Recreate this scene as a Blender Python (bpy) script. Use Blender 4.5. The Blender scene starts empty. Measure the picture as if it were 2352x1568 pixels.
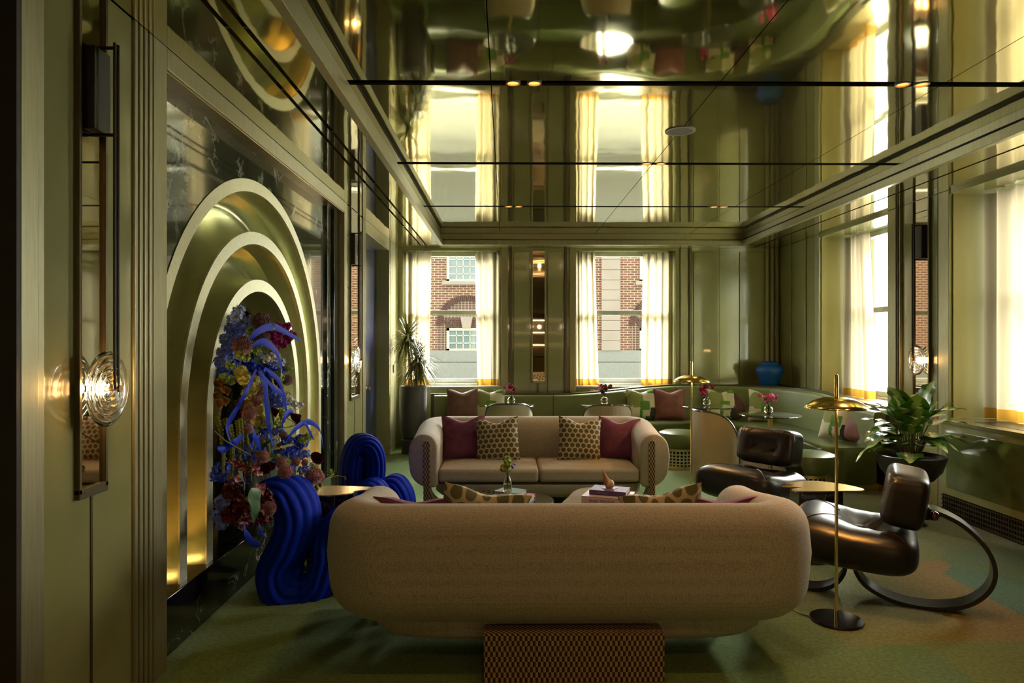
import bpy, math, random
from mathutils import Vector, Matrix
random.seed(7)
PI = math.pi
sc = bpy.context.scene
COL = sc.collection

# ---------------------------------------------------------------- camera, world, sun, exposure
F = 1568.0; HC = 1.62; TH = math.radians(0.5)
cam_d = bpy.data.cameras.new('camera'); cam_d.sensor_width = 36.0; cam_d.lens = 36.0 * F / 2352.0
cam_d.clip_start = 0.05; cam_d.clip_end = 300
cam = bpy.data.objects.new('camera', cam_d); COL.objects.link(cam)
cam.location = (0, 0, HC); cam.rotation_euler = (PI / 2, 0, -TH)
sc.camera = cam

sc.view_settings.view_transform = 'Standard'
sc.view_settings.look = 'None'
sc.view_settings.gamma = 1.0
sc.view_settings.use_curve_mapping = False
sc.view_settings.exposure = 1.6
sc.cycles.max_bounces = 9; sc.cycles.diffuse_bounces = 5; sc.cycles.glossy_bounces = 5
sc.cycles.transmission_bounces = 8; sc.cycles.transparent_max_bounces = 12
sc.cycles.sample_clamp_indirect = 8.0
sc.cycles.caustics_reflective = False; sc.cycles.caustics_refractive = False
sc.cycles.blur_glossy = 0.6

world = bpy.data.worlds.new('sky'); sc.world = world; world.use_nodes = True
wn = world.node_tree; wn.nodes.clear()
wo = wn.nodes.new('ShaderNodeOutputWorld'); wb = wn.nodes.new('ShaderNodeBackground')
tc = wn.nodes.new('ShaderNodeTexCoord'); sx = wn.nodes.new('ShaderNodeSeparateXYZ')
mr = wn.nodes.new('ShaderNodeMapRange'); mr.inputs['From Min'].default_value = -0.2; mr.inputs['From Max'].default_value = 0.9
rampw = wn.nodes.new('ShaderNodeValToRGB')
rampw.color_ramp.elements[0].color = (1.4, 1.4, 1.3, 1); rampw.color_ramp.elements[1].color = (15, 15, 14.5, 1)
dp = wn.nodes.new('ShaderNodeVectorMath'); dp.operation = 'DOT_PRODUCT'; dp.inputs[1].default_value = (.18, .93, .32)   # hazy sky, brighter towards the sun
wn.links.new(tc.outputs['Generated'], dp.inputs[0]); wn.links.new(dp.outputs['Value'], mr.inputs['Value'])
wn.links.new(mr.outputs[0], rampw.inputs[0]); wn.links.new(rampw.outputs[0], wb.inputs['Color'])
wb.inputs['Strength'].default_value = 1.0
wn.links.new(wb.outputs[0], wo.inputs[0])

sun_d = bpy.data.lights.new('sun', 'SUN'); sun_d.energy = 8; sun_d.angle = math.radians(16); sun_d.color = (1.0, 0.95, 0.86)
sun = bpy.data.objects.new('sun', sun_d); COL.objects.link(sun)
sun.rotation_euler = Vector((-0.55, -0.74, -0.50)).to_track_quat('-Z', 'Y').to_euler()

def portal(name, loc, rot, sx_, sy_):
    d = bpy.data.lights.new(name, 'AREA'); d.shape = 'RECTANGLE'; d.size = sx_; d.size_y = sy_
    d.cycles.is_portal = True
    o = bpy.data.objects.new(name, d); COL.objects.link(o); o.location = loc; o.rotation_euler = rot
for x in (-0.87, 1.89): portal('portal', (x, 10.98, 1.98), (-PI / 2, 0, 0), 1.6, 2.3)
for y in (8.38, 5.68): portal('portal', (4.9, y, 1.98), (0, PI / 2, 0), 2.3, 1.7)

def spot(name, loc, power, color, size=math.radians(95), r=0.03, rot=(0, 0, 0), blend=0.6):
    d = bpy.data.lights.new(name, 'SPOT'); d.energy = power; d.color = color; d.spot_size = size; d.spot_blend = blend; d.shadow_soft_size = r
    o = bpy.data.objects.new(name, d); COL.objects.link(o); o.location = loc; o.rotation_euler = rot; return o
def point(name, loc, power, color, r=0.02):
    d = bpy.data.lights.new(name, 'POINT'); d.energy = power; d.color = color; d.shadow_soft_size = r
    o = bpy.data.objects.new(name, d); COL.objects.link(o); o.location = loc; return o

# ---------------------------------------------------------------- pixel helpers (photo frame -> a point at a chosen real depth)
CF = Vector((math.sin(TH), math.cos(TH), 0)); CR = Vector((math.cos(TH), -math.sin(TH), 0))
def ray(px, py): return CF * F + CR * (px - 1176.0) + Vector((0, 0, 784.0 - py))
def at(px, py, Y):
    d = ray(px, py); return Vector((0, 0, HC)) + d * (Y / d.y)
def atx(px, py, X):
    d = ray(px, py); return Vector((0, 0, HC)) + d * (X / d.x)
def wx(px, Y): return at(px, 784, Y).x

# ---------------------------------------------------------------- materials
MATS = {}
def nt(name):
    m = bpy.data.materials.new(name); m.use_nodes = True; t = m.node_tree
    return m, t, t.nodes['Principled BSDF']
def N(t, k, **kw):
    n = t.nodes.new(k)
    for a, b in kw.items(): setattr(n, a, b)
    return n
def noise_mix(t, c1, c2, scale, lo=0.35, hi=0.65, detail=3, coord='Object', stretch=(1, 1, 1)):
    tcn = N(t, 'ShaderNodeTexCoord'); mp = N(t, 'ShaderNodeMapping'); mp.inputs['Scale'].default_value = stretch
    nz = N(t, 'ShaderNodeTexNoise'); nz.inputs['Scale'].default_value = scale; nz.inputs['Detail'].default_value = detail
    rp = N(t, 'ShaderNodeValToRGB'); rp.color_ramp.elements[0].position = lo; rp.color_ramp.elements[1].position = hi
    rp.color_ramp.elements[0].color = (*c1, 1); rp.color_ramp.elements[1].color = (*c2, 1)
    t.links.new(tcn.outputs[coord], mp.inputs[0]); t.links.new(mp.outputs[0], nz.inputs['Vector']); t.links.new(nz.outputs['Fac'], rp.inputs[0])
    return nz, rp, mp
def bump(t, b, src, strength, dist=0.01):
    bp = N(t, 'ShaderNodeBump'); bp.inputs['Strength'].default_value = strength; bp.inputs['Distance'].default_value = dist
    t.links.new(src, bp.inputs['Height']); t.links.new(bp.outputs[0], b.inputs['Normal'])
def mat(name, col, rough=0.5, metal=0.0, col2=None, nscale=8, bumpk=0.0, bdist=0.01, coat=0.0, spec=None, stretch=(1, 1, 1), sheen=0.0, emis=None, estr=0.0, lo=.35, hi=.65, bscale=None):
    if name in MATS: return MATS[name]
    m, t, b = nt(name)
    b.inputs['Base Color'].default_value = (*col, 1); b.inputs['Roughness'].default_value = rough; b.inputs['Metallic'].default_value = metal
    b.inputs['Coat Weight'].default_value = coat; b.inputs['Coat Roughness'].default_value = 0.05
    if spec is not None: b.inputs['Specular IOR Level'].default_value = spec
    if sheen: b.inputs['Sheen Weight'].default_value = sheen; b.inputs['Sheen Tint'].default_value = (*[min(1, c * 2.5 + .05) for c in col], 1)
    if emis: b.inputs['Emission Color'].default_value = (*emis, 1); b.inputs['Emission Strength'].default_value = estr
    nz, rp, mp = noise_mix(t, col, col2 or tuple(c * 0.82 for c in col), nscale, lo, hi, stretch=stretch)
    t.links.new(rp.outputs[0], b.inputs['Base Color'])
    if bumpk:
        if bscale:
            nz2 = N(t, 'ShaderNodeTexNoise'); nz2.inputs['Scale'].default_value = bscale; nz2.inputs['Detail'].default_value = 2
            t.links.new(mp.outputs[0], nz2.inputs['Vector']); bump(t, b, nz2.outputs['Fac'], bumpk, bdist)
        else: bump(t, b, nz.outputs['Fac'], bumpk, bdist)
    MATS[name] = m; return m

lacquer = mat('green_lacquer', (.31, .305, .125), 0.17, 0.0, (.285, .28, .112), 3, 0.05, 0.02, coat=0.6)
lacquer_ceiling = mat('lacquered_ceiling', (.60, .54, .28), 0.045, 0.9, (.57, .51, .26), 1.2, 0.10, 0.02, bscale=2.2)
bronze = mat('brushed_bronze', (.36, .34, .19), 0.38, 0.45, (.31, .29, .155), 5, 0.05, 0.004, stretch=(18, 18, 1))
bronze_dark = mat('dark_bronze_reed', (.13, .11, .055), 0.35, 0.6, nscale=4, stretch=(10, 10, 1))
arch_gold = mat('brushed_gold_arch', (.58, .57, .30), 0.26, 0.74, (.52, .51, .26), 6, 0.04, 0.004, stretch=(2, 2, 10))
arch_face = mat('brushed_arch_face', (.60, .58, .38), 0.40, 0.6, (.53, .51, .32), 6, 0.04, 0.004, stretch=(2, 9, 9))
mirror = mat('bronze_mirror', (.62, .52, .38), 0.02, 1.0, (.61, .51, .37), 2)
black_metal = mat('black_metal', (.02, .018, .016), 0.35, 0.4)
black_gap = mat('black_recess', (.008, .007, .006), 0.8)
brass = mat('polished_brass', (.84, .62, .22), 0.17, 1.0, (.80, .59, .2), 3)
brass_satin = mat('satin_brass', (.55, .42, .2), 0.35, 1.0, nscale=12, stretch=(1, 1, 10))
gold_top = mat('gold_table_top', (.70, .44, .10), 0.22, 0.85, (.66, .41, .09), 3)
sill_white = mat('cream_paint', (.62, .6, .5), 0.35)
frame_white = mat('white_sash_paint', (.68, .7, .62), 0.35)
velvet_blue = mat('cobalt_velvet', (.0, .022, .42), 0.7, 0.0, (.0, .016, .33), 20, 0.12, 0.004, spec=.12)
blue_vase_m = mat('matte_blue_ceramic', (.0, .10, .40), 0.6, 0.0, nscale=10)
plum = mat('plum_velvet', (.17, .035, .085), 0.7, 0.0, (.10, .018, .055), 14, 0.1, 0.003, sheen=0.5, lo=.3, hi=.7)
rosewood_v = mat('dusty_rose_velvet', (.23, .085, .065), 0.7, 0.0, (.17, .06, .05), 10, 0.1, 0.003, sheen=0.5)
green_leather = mat('olive_green_leather', (.085, .115, .03), 0.33, 0.0, (.075, .10, .026), 5, 0.03, 0.002, coat=0.15)
green_velvet_back = mat('olive_upholstery', (.15, .17, .05), 0.5, 0.0, (.13, .155, .045), 5, 0.03, 0.002, sheen=0.2)
black_leather = mat('black_leather', (.013, .010, .008), 0.36, 0.0, (.009, .007, .006), 26, 0.2, 0.004, spec=.4)
planter_m = mat('dark_stone_planter', (.075, .07, .06), 0.55)
black_glass = mat('smoked_glass_top', (.02, .022, .015), 0.04, 0.0, coat=1.0)
cream_top = mat('cream_lacquer_top', (.54, .50, .41), 0.12, 0.0, coat=0.6)
page_m = mat('book_pages', (.62, .55, .4), 0.8, nscale=60, stretch=(1, 1, 8))
soil = mat('dark_soil', (.02, .014, .008), 0.9, bumpk=.5, nscale=60)
steel_grey = mat('grey_speaker_plastic', (.45, .45, .40), 0.5)

def woven(name, c1, c2, scale=160, rough=.85):
    m, t, b = nt(name); tcn = N(t, 'ShaderNodeTexCoord')
    mp = N(t, 'ShaderNodeMapping'); mp.inputs['Scale'].default_value = (scale, scale, scale * .8)
    vo = N(t, 'ShaderNodeTexVoronoi'); vo.inputs['Scale'].default_value = 1.0; vo.inputs['Randomness'].default_value = .55
    t.links.new(tcn.outputs['Object'], mp.inputs[0]); t.links.new(mp.outputs[0], vo.inputs['Vector'])
    rp = N(t, 'ShaderNodeValToRGB'); rp.color_ramp.elements[0].color = (*c1, 1); rp.color_ramp.elements[1].color = (*c2, 1)
    rp.color_ramp.elements[0].position = .25; rp.color_ramp.elements[1].position = .75
    t.links.new(vo.outputs['Distance'], rp.inputs[0]); t.links.new(rp.outputs[0], b.inputs['Base Color'])
    b.inputs['Roughness'].default_value = rough; b.inputs['Sheen Weight'].default_value = .15
    inv = N(t, 'ShaderNodeMath', operation='SUBTRACT'); inv.inputs[0].default_value = 1; t.links.new(vo.outputs['Distance'], inv.inputs[1])
    bump(t, b, inv.outputs[0], .35, .003); return m
sofa_fab = woven('cream_boucle', (.52, .465, .36), (.32, .285, .21))

def rug_mat():
    m, t, b = nt('green_carpet')
    tcn = N(t, 'ShaderNodeTexCoord')
    def nz(scale, detail=3):
        n = N(t, 'ShaderNodeTexNoise'); n.inputs['Scale'].default_value = scale; n.inputs['Detail'].default_value = detail
        t.links.new(tcn.outputs['Object'], n.inputs['Vector']); return n
    def mix(fac, a, bb):
        mx = N(t, 'ShaderNodeMix', data_type='RGBA')
        if hasattr(fac, 'links'): t.links.new(fac, mx.inputs[0])
        else: mx.inputs[0].default_value = fac
        for k, s in ((6, a), (7, bb)):
            if isinstance(s, tuple): mx.inputs[k].default_value = (*s, 1)
            else: t.links.new(s, mx.inputs[k])
        return mx.outputs[2]
    def ramp(src, lo, hi):
        r = N(t, 'ShaderNodeMapRange'); r.inputs['From Min'].default_value = lo; r.inputs['From Max'].default_value = hi; t.links.new(src, r.inputs['Value']); return r.outputs[0]
    # woven colour fields: large hard-edged patches toward the right windows
    sxyz = N(t, 'ShaderNodeSeparateXYZ'); t.links.new(tcn.outputs['Object'], sxyz.inputs[0])
    base = mix(ramp(nz(.9, 1).outputs['Fac'], .35, .65), (.135, .235, .042), (.16, .255, .055))
    vor = N(t, 'ShaderNodeTexVoronoi', feature='F1', distance='CHEBYCHEV'); vor.inputs['Scale'].default_value = 1.1
    t.links.new(tcn.outputs['Object'], vor.inputs['Vector'])
    cr = N(t, 'ShaderNodeValToRGB'); cr.color_ramp.interpolation = 'CONSTANT'
    els = cr.color_ramp.elements; els[0].color = (.17, .19, .065, 1); els[1].position = .5; els[1].color = (.21, .19, .08, 1)
    for p, c in ((.25, (.12, .19, .08)), (.72, (.27, .16, .06)), (.88, (.09, .18, .11))):
        e = els.new(p); e.color = (*c, 1)
    sp = N(t, 'ShaderNodeSeparateColor'); t.links.new(vor.outputs['Color'], sp.inputs[0]); t.links.new(sp.outputs[0], cr.inputs[0])
    right = ramp(sxyz.outputs['X'], 1.2, 3.2)
    colr = mix(right, base, cr.outputs[0])
    fine = ramp(nz(48, 6).outputs['Fac'], .38, .62)
    out = mix(fine, colr, (.03, .045, .015)); 
    mxf = N(t, 'ShaderNodeMix', data_type='RGBA'); mxf.inputs[0].default_value = .35
    mxf.inputs[0].default_value = .42; t.links.new(colr, mxf.inputs[6]); t.links.new(out, mxf.inputs[7]); t.links.new(mxf.outputs[2], b.inputs['Base Color'])
    b.inputs['Roughness'].default_value = .95; b.inputs['Specular IOR Level'].default_value = .1; b.inputs['Sheen Weight'].default_value = .2
    bump(t, b, nz(220, 2).outputs['Fac'], .6, .006); return m
carpet = rug_mat()

def marble(name, base, vein, scale=2.5, rough=.08, w=.045):
    m, t, b = nt(name); tcn = N(t, 'ShaderNodeTexCoord')
    n1 = N(t, 'ShaderNodeTexNoise'); n1.inputs['Scale'].default_value = scale; n1.inputs['Detail'].default_value = 8; n1.inputs['Distortion'].default_value = 1.4
    t.links.new(tcn.outputs['Object'], n1.inputs['Vector'])
    sb = N(t, 'ShaderNodeMath', operation='SUBTRACT'); sb.inputs[1].default_value = .5; t.links.new(n1.outputs['Fac'], sb.inputs[0])
    ab = N(t, 'ShaderNodeMath', operation='ABSOLUTE'); t.links.new(sb.outputs[0], ab.inputs[0])
    rp = N(t, 'ShaderNodeValToRGB'); e = rp.color_ramp.elements
    e[0].color = (*vein, 1); e[1].color = (*base, 1); e[0].position = 0; e[1].position = w
    t.links.new(ab.outputs[0], rp.inputs[0])
    n2 = N(t, 'ShaderNodeTexNoise'); n2.inputs['Scale'].default_value = scale * 1.6; n2.inputs['Detail'].default_value = 4; t.links.new(tcn.outputs['Object'], n2.inputs['Vector'])
    r2 = N(t, 'ShaderNodeMapRange'); r2.inputs['From Min'].default_value = .5; r2.inputs['From Max'].default_value = .68; t.links.new(n2.outputs['Fac'], r2.inputs['Value'])
    mx = N(t, 'ShaderNodeMix', data_type='RGBA'); t.links.new(r2.outputs[0], mx.inputs[0]); mx.inputs[6].default_value = (*base, 1); t.links.new(rp.outputs[0], mx.inputs[7])
    t.links.new(mx.outputs[2], b.inputs['Base Color']); b.inputs['Roughness'].default_value = rough; b.inputs['Coat Weight'].default_value = .5; return m
marble_dark = marble('black_green_marble', (.030, .038, .024), (.50, .52, .38), 2.2, w=.028)
marble_green = marble('green_marble_top', (.028, .045, .026), (.4, .45, .32), 4, .05, w=.03)
marble_brown = marble('brown_marble_block', (.05, .03, .018), (.4, .3, .2), 9, .12, w=.06)
marble_plinth = marble('black_marble_plinth', (.012, .010, .008), (.5, .5, .45), 3.0, .06, w=.012)

def hexdots(name, dot, ground, pitch=.056, r=.40):
    m, t, b = nt(name); tcn = N(t, 'ShaderNodeTexCoord'); s = N(t, 'ShaderNodeSeparateXYZ'); t.links.new(tcn.outputs['Object'], s.inputs[0])
    def mth(op, a, bv=None):
        n = N(t, 'ShaderNodeMath', operation=op)
        for k, v in ((0, a), (1, bv)):
            if v is None: continue
            if isinstance(v, (int, float)): n.inputs[k].default_value = v
            else: t.links.new(v, n.inputs[k])
        return n.outputs[0]
    u = mth('DIVIDE', s.outputs['X'], pitch); v = mth('DIVIDE', s.outputs['Z'], pitch)
    def lat(ou, ov):
        fu = mth('SUBTRACT', mth('FRACT', mth('ADD', u, ou + 50)), .5)
        fv = mth('MULTIPLY', mth('SUBTRACT', mth('FRACT', mth('ADD', mth('DIVIDE', v, 1.732), ov + 50)), .5), 1.732)
        return mth('SQRT', mth('ADD', mth('MULTIPLY', fu, fu), mth('MULTIPLY', fv, fv)))
    d = mth('MINIMUM', lat(0, 0), lat(.5, .5))
    rp = N(t, 'ShaderNodeMapRange'); rp.inputs['From Min'].default_value = r - .02; rp.inputs['From Max'].default_value = r + .02; t.links.new(d, rp.inputs['Value'])
    mx = N(t, 'ShaderNodeMix', data_type='RGBA'); t.links.new(rp.outputs[0], mx.inputs[0]); mx.inputs[6].default_value = (*dot, 1); mx.inputs[7].default_value = (*ground, 1)
    t.links.new(mx.outputs[2], b.inputs['Base Color']); b.inputs['Roughness'].default_value = .8; b.inputs['Sheen Weight'].default_value = .3
    bump(t, b, mth('SUBTRACT', 1, rp.outputs[0]), .4, .004); return m
dots = hexdots('olive_dot_velvet', (.085, .08, .018), (.56, .47, .30))
dots_gold = hexdots('mustard_dot_velvet', (.14, .12, .03), (.56, .44, .24), .085)

def abstract_print():
    m, t, b = nt('green_abstract_print'); tcn = N(t, 'ShaderNodeTexCoord'); mp = N(t, 'ShaderNodeMapping'); mp.inputs['Scale'].default_value = (1, .05, 1)
    mp.inputs['Location'].default_value = (3.3, 0, 1.7); t.links.new(tcn.outputs['Object'], mp.inputs[0])
    vo = N(t, 'ShaderNodeTexVoronoi', distance='CHEBYCHEV'); vo.inputs['Scale'].default_value = 8.5; vo.inputs['Randomness'].default_value = .8
    v2 = N(t, 'ShaderNodeTexVoronoi'); v2.inputs['Scale'].default_value = 7.0
    cr = N(t, 'ShaderNodeValToRGB'); cr.color_ramp.interpolation = 'CONSTANT'; e = cr.color_ramp.elements
    e[0].color = (.62, .58, .40, 1); e[1].position = .30; e[1].color = (.10, .26, .03, 1)
    for p, c in ((.46, (.55, .52, .36)), (.62, (.25, .28, .09)), (.74, (.03, .03, .025)), (.82, (.66, .62, .46)), (.93, (.3, .29, .22))):
        x = e.new(p); x.color = (*c, 1)
    s = N(t, 'ShaderNodeSeparateColor'); s2 = N(t, 'ShaderNodeSeparateColor'); md = N(t, 'ShaderNodeMath', operation='ADD'); fr = N(t, 'ShaderNodeMath', operation='FRACT')
    sel = N(t, 'ShaderNodeMath', operation='LESS_THAN'); sel.inputs[1].default_value = .062; t.links.new(v2.outputs['Distance'], sel.inputs[0])
    ml = N(t, 'ShaderNodeMath', operation='MULTIPLY'); ml.inputs[1].default_value = .37
    for v in (vo, v2): t.links.new(mp.outputs[0], v.inputs['Vector'])
    t.links.new(vo.outputs['Color'], s.inputs[0]); t.links.new(sel.outputs[0], ml.inputs[0])
    t.links.new(s.outputs[0], md.inputs[0]); t.links.new(ml.outputs[0], md.inputs[1]); t.links.new(md.outputs[0], fr.inputs[0]); t.links.new(fr.outputs[0], cr.inputs[0])
    t.links.new(cr.outputs[0], b.inputs['Base Color']); b.inputs['Roughness'].default_value = .85; return m
print_m = abstract_print()

def checker_m():
    m, t, b = nt('checkered_wood_tiles'); tcn = N(t, 'ShaderNodeTexCoord'); s = N(t, 'ShaderNodeSeparateXYZ'); t.links.new(tcn.outputs['Object'], s.inputs[0])
    def mth(op, a, bv=None):
        n = N(t, 'ShaderNodeMath', operation=op)
        for k, v in ((0, a), (1, bv)):
            if v is None: continue
            if isinstance(v, (int, float)): n.inputs[k].default_value = v
            else: t.links.new(v, n.inputs[k])
        return n.outputs[0]
    xy = mth('ADD', s.outputs['X'], s.outputs['Y'])
    u = mth('DIVIDE', mth('ADD', xy, 20), .0125); v = mth('DIVIDE', mth('ADD', s.outputs['Z'], 20), .0245)
    par = mth('MODULO', mth('ADD', mth('FLOOR', u), mth('FLOOR', v)), 2)
    mx = N(t, 'ShaderNodeMix', data_type='RGBA'); t.links.new(par, mx.inputs[0]); mx.inputs[6].default_value = (.055, .014, .010, 1); mx.inputs[7].default_value = (.42, .32, .17, 1)
    t.links.new(mx.outputs[2], b.inputs['Base Color']); b.inputs['Roughness'].default_value = .35
    fu = mth('SUBTRACT', mth('FRACT', u), .5); bump(t, b, mth('SUBTRACT', 1, mth('MULTIPLY', fu, fu)), .6, .02); return m
checker = checker_m()

def cane_m():
    m, t, b = nt('woven_cane'); tcn = N(t, 'ShaderNodeTexCoord'); s = N(t, 'ShaderNodeSeparateXYZ'); t.links.new(tcn.outputs['Object'], s.inputs[0])
    def mth(op, a, bv=None):
        n = N(t, 'ShaderNodeMath', operation=op)
        for k, v in ((0, a), (1, bv)):
            if v is None: continue
            if isinstance(v, (int, float)): n.inputs[k].default_value = v
            else: t.links.new(v, n.inputs[k])
        return n.outputs[0]
    u = mth('MULTIPLY', mth('ARCTAN2', s.outputs['Y'], mth('MULTIPLY', s.outputs['X'], -1)), .3 / .0085); v = mth('DIVIDE', s.outputs['Z'], .0085)
    du = mth('SINE', mth('MULTIPLY', u, PI)); dv = mth('SINE', mth('MULTIPLY', mth('ADD', v, mth('MULTIPLY', mth('FLOOR', u), .5)), PI))
    h = mth('MULTIPLY', mth('ABSOLUTE', du), mth('ABSOLUTE', dv))
    rp = N(t, 'ShaderNodeMapRange'); rp.inputs['From Min'].default_value = .15; rp.inputs['From Max'].default_value = .6; t.links.new(h, rp.inputs['Value'])
    mx = N(t, 'ShaderNodeMix', data_type='RGBA'); t.links.new(rp.outputs[0], mx.inputs[0]); mx.inputs[6].default_value = (.14, .10, .04, 1); mx.inputs[7].default_value = (.46, .39, .24, 1)
    t.links.new(mx.outputs[2], b.inputs['Base Color']); b.inputs['Roughness'].default_value = .6; bump(t, b, h, .5, .003); return m
cane = cane_m()

def sheer(name, zband, colr=(.30, .25, .15), tpk=.015):
    m = bpy.data.materials.new(name); m.use_nodes = True; t = m.node_tree; t.nodes.clear()
    out = N(t, 'ShaderNodeOutputMaterial'); tr = N(t, 'ShaderNodeBsdfTranslucent'); df = N(t, 'ShaderNodeBsdfDiffuse'); tp = N(t, 'ShaderNodeBsdfTransparent')
    tcn = N(t, 'ShaderNodeTexCoord'); s = N(t, 'ShaderNodeSeparateXYZ'); t.links.new(tcn.outputs['Object'], s.inputs[0])
    lt = N(t, 'ShaderNodeMath', operation='LESS_THAN'); lt.inputs[1].default_value = zband; t.links.new(s.outputs['Z'], lt.inputs[0])
    mx = N(t, 'ShaderNodeMix', data_type='RGBA'); t.links.new(lt.outputs[0], mx.inputs[0]); mx.inputs[6].default_value = (*colr, 1); mx.inputs[7].default_value = (.24, .12, .015, 1)
    wv = N(t, 'ShaderNodeTexNoise'); wv.inputs['Scale'].default_value = 300; t.links.new(tcn.outputs['Object'], wv.inputs['Vector'])
    t.links.new(mx.outputs[2], tr.inputs[0]); t.links.new(mx.outputs[2], df.inputs[0])
    tp.inputs[0].default_value = (.98, .95, .85, 1)
    m1 = N(t, 'ShaderNodeMixShader'); m1.inputs[0].default_value = .80; t.links.new(df.outputs[0], m1.inputs[1]); t.links.new(tr.outputs[0], m1.inputs[2])
    m2 = N(t, 'ShaderNodeMixShader'); m2.inputs[0].default_value = tpk; t.links.new(m1.outputs[0], m2.inputs[1]); t.links.new(tp.outputs[0], m2.inputs[2])
    t.links.new(m2.outputs[0], out.inputs[0]); return m
sheer_m = sheer('sheer_linen', .10)
sheer_gold = sheer('dense_sheer_linen', .10, (.29, .235, .145), .006)

def pane_m():
    m = bpy.data.materials.new('window_glass'); m.use_nodes = True; t = m.node_tree; t.nodes.clear()
    out = N(t, 'ShaderNodeOutputMaterial'); tp = N(t, 'ShaderNodeBsdfTransparent'); gl = N(t, 'ShaderNodeBsdfGlossy'); gl.inputs['Roughness'].default_value = .02
    lw_ = N(t, 'ShaderNodeLayerWeight'); pw = N(t, 'ShaderNodeMath', operation='POWER'); pw.inputs[1].default_value = 5; t.links.new(lw_.outputs['Facing'], pw.inputs[0]); fr = N(t, 'ShaderNodeMath', operation='MULTIPLY_ADD'); fr.inputs[1].default_value = .8; fr.inputs[2].default_value = .03; t.links.new(pw.outputs[0], fr.inputs[0]); mx = N(t, 'ShaderNodeMixShader')
    tp.inputs[0].default_value = (.95, .97, .96, 1)
    t.links.new(fr.outputs[0], mx.inputs[0]); t.links.new(tp.outputs[0], mx.inputs[1]); t.links.new(gl.outputs[0], mx.inputs[2]); t.links.new(mx.outputs[0], out.inputs[0]); return m
pane = pane_m()
def glass_m(name, col=(1, 1, 1), ior=1.45, rough=0.0):
    m, t, b = nt(name); b.inputs['Base Color'].default_value = (*col, 1); b.inputs['Transmission Weight'].default_value = 1; b.inputs['Roughness'].default_value = rough; b.inputs['IOR'].default_value = ior
    nz, rp, mp = noise_mix(t, col, tuple(c * .98 for c in col), 3); t.links.new(rp.outputs[0], b.inputs['Base Color']); return m
glass = glass_m('clear_glass'); glass_amber = glass_m('pale_glass', (.95, .93, .8))
def emit(name, col, s):
    m, t, b = nt(name); b.inputs['Base Color'].default_value = (.1, .05, .02, 1); b.inputs['Emission Color'].default_value = (*col, 1); b.inputs['Emission Strength'].default_value = s
    nz, rp, mp = noise_mix(t, (.1, .05, .02), (.09, .045, .02), 30); t.links.new(rp.outputs[0], b.inputs['Base Color']); return m
bulb_m = emit('warm_bulb', (1, .55, .18), 28); down_m = emit('amber_downlight', (1, .30, .04), 1.6); up_m = emit('uplight_lens', (1, .62, .22), 6)

def leafm(name, a, b_, scale=9, rough=.4, lo=.4, hi=.6):
    return mat(name, a, rough, 0, b_, scale, lo=lo, hi=hi)
leaf_green = leafm('variegated_leaf', (.05, .15, .015), (.36, .42, .14), 14, .35, .50, .60)
leaf_thin = leafm('dracaena_leaf', (.13, .15, .03), (.22, .20, .05), 20)
leaf_dark = leafm('begonia_leaf', (.015, .075, .012), (.09, .16, .05), 34, .4, .52, .68)
leaf_red = leafm('burgundy_leaf', (.15, .012, .022), (.40, .28, .22), 40, .45, .53, .6)
stem_m = mat('plant_stem', (.12, .13, .04), .6)
def aglao():
    m, t, b = nt('variegated_leaf_blade'); tcn = N(t, 'ShaderNodeTexCoord'); s = N(t, 'ShaderNodeSeparateXYZ'); t.links.new(tcn.outputs['Object'], s.inputs[0])
    nz = N(t, 'ShaderNodeTexNoise'); nz.inputs['Scale'].default_value = 30; t.links.new(tcn.outputs['Object'], nz.inputs['Vector'])
    ab = N(t, 'ShaderNodeMath', operation='ABSOLUTE'); t.links.new(s.outputs['X'], ab.inputs[0])
    ad = N(t, 'ShaderNodeMath', operation='MULTIPLY_ADD'); t.links.new(nz.outputs['Fac'], ad.inputs[0]); ad.inputs[1].default_value = .07; t.links.new(ab.outputs[0], ad.inputs[2])
    rp = N(t, 'ShaderNodeMapRange'); rp.inputs['From Min'].default_value = .060; rp.inputs['From Max'].default_value = .072; t.links.new(ad.outputs[0], rp.inputs['Value'])
    mx = N(t, 'ShaderNodeMix', data_type='RGBA'); t.links.new(rp.outputs[0], mx.inputs[0]); mx.inputs[6].default_value = (.34, .44, .13, 1); mx.inputs[7].default_value = (.05, .17, .015, 1)
    t.links.new(mx.outputs[2], b.inputs['Base Color']); b.inputs['Roughness'].default_value = .32; return m
leaf_aglao = aglao()
trunk_m = mat('cane_trunk', (.16, .12, .05), .8, nscale=30)
def petal(name, a, b_=None, rough=.6):
    k = lambda c: min(.85, c * 1.5)
    b_ = b_ or tuple(c * .6 for c in a)
    return mat(name, tuple(map(k, a)), rough, 0, tuple(map(k, b_)), 25, spec=.2)
p_blue = petal('periwinkle_petal', (.10, .17, .60), (.22, .28, .72)); p_deep = petal('deep_blue_petal', (.02, .05, .45), (.05, .10, .60)); p_pale = petal('pale_blue_petal', (.30, .36, .62), (.42, .46, .66))
p_mauve = petal('mauve_allium', (.19, .10, .10), (.30, .17, .17)); p_rose = petal('dusty_pink_allium', (.36, .20, .18), (.24, .12, .13)); p_mag = petal('magenta_petal', (.33, .01, .13), (.2, .01, .09))
p_yel = petal('butter_yellow_petal', (.56, .55, .2), (.42, .41, .12)); p_or = petal('apricot_petal', (.30, .17, .06), (.22, .11, .035)); p_white = petal('white_petal', (.62, .64, .55)); p_dark = petal('wine_petal', (.09, .008, .02)); p_green = petal('lime_bud', (.22, .32, .06), (.34, .42, .12))
p_moss = mat('olive_amaranth', (.10, .12, .015), .9, 0, (.17, .18, .03), 40, .8, .01)
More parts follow.
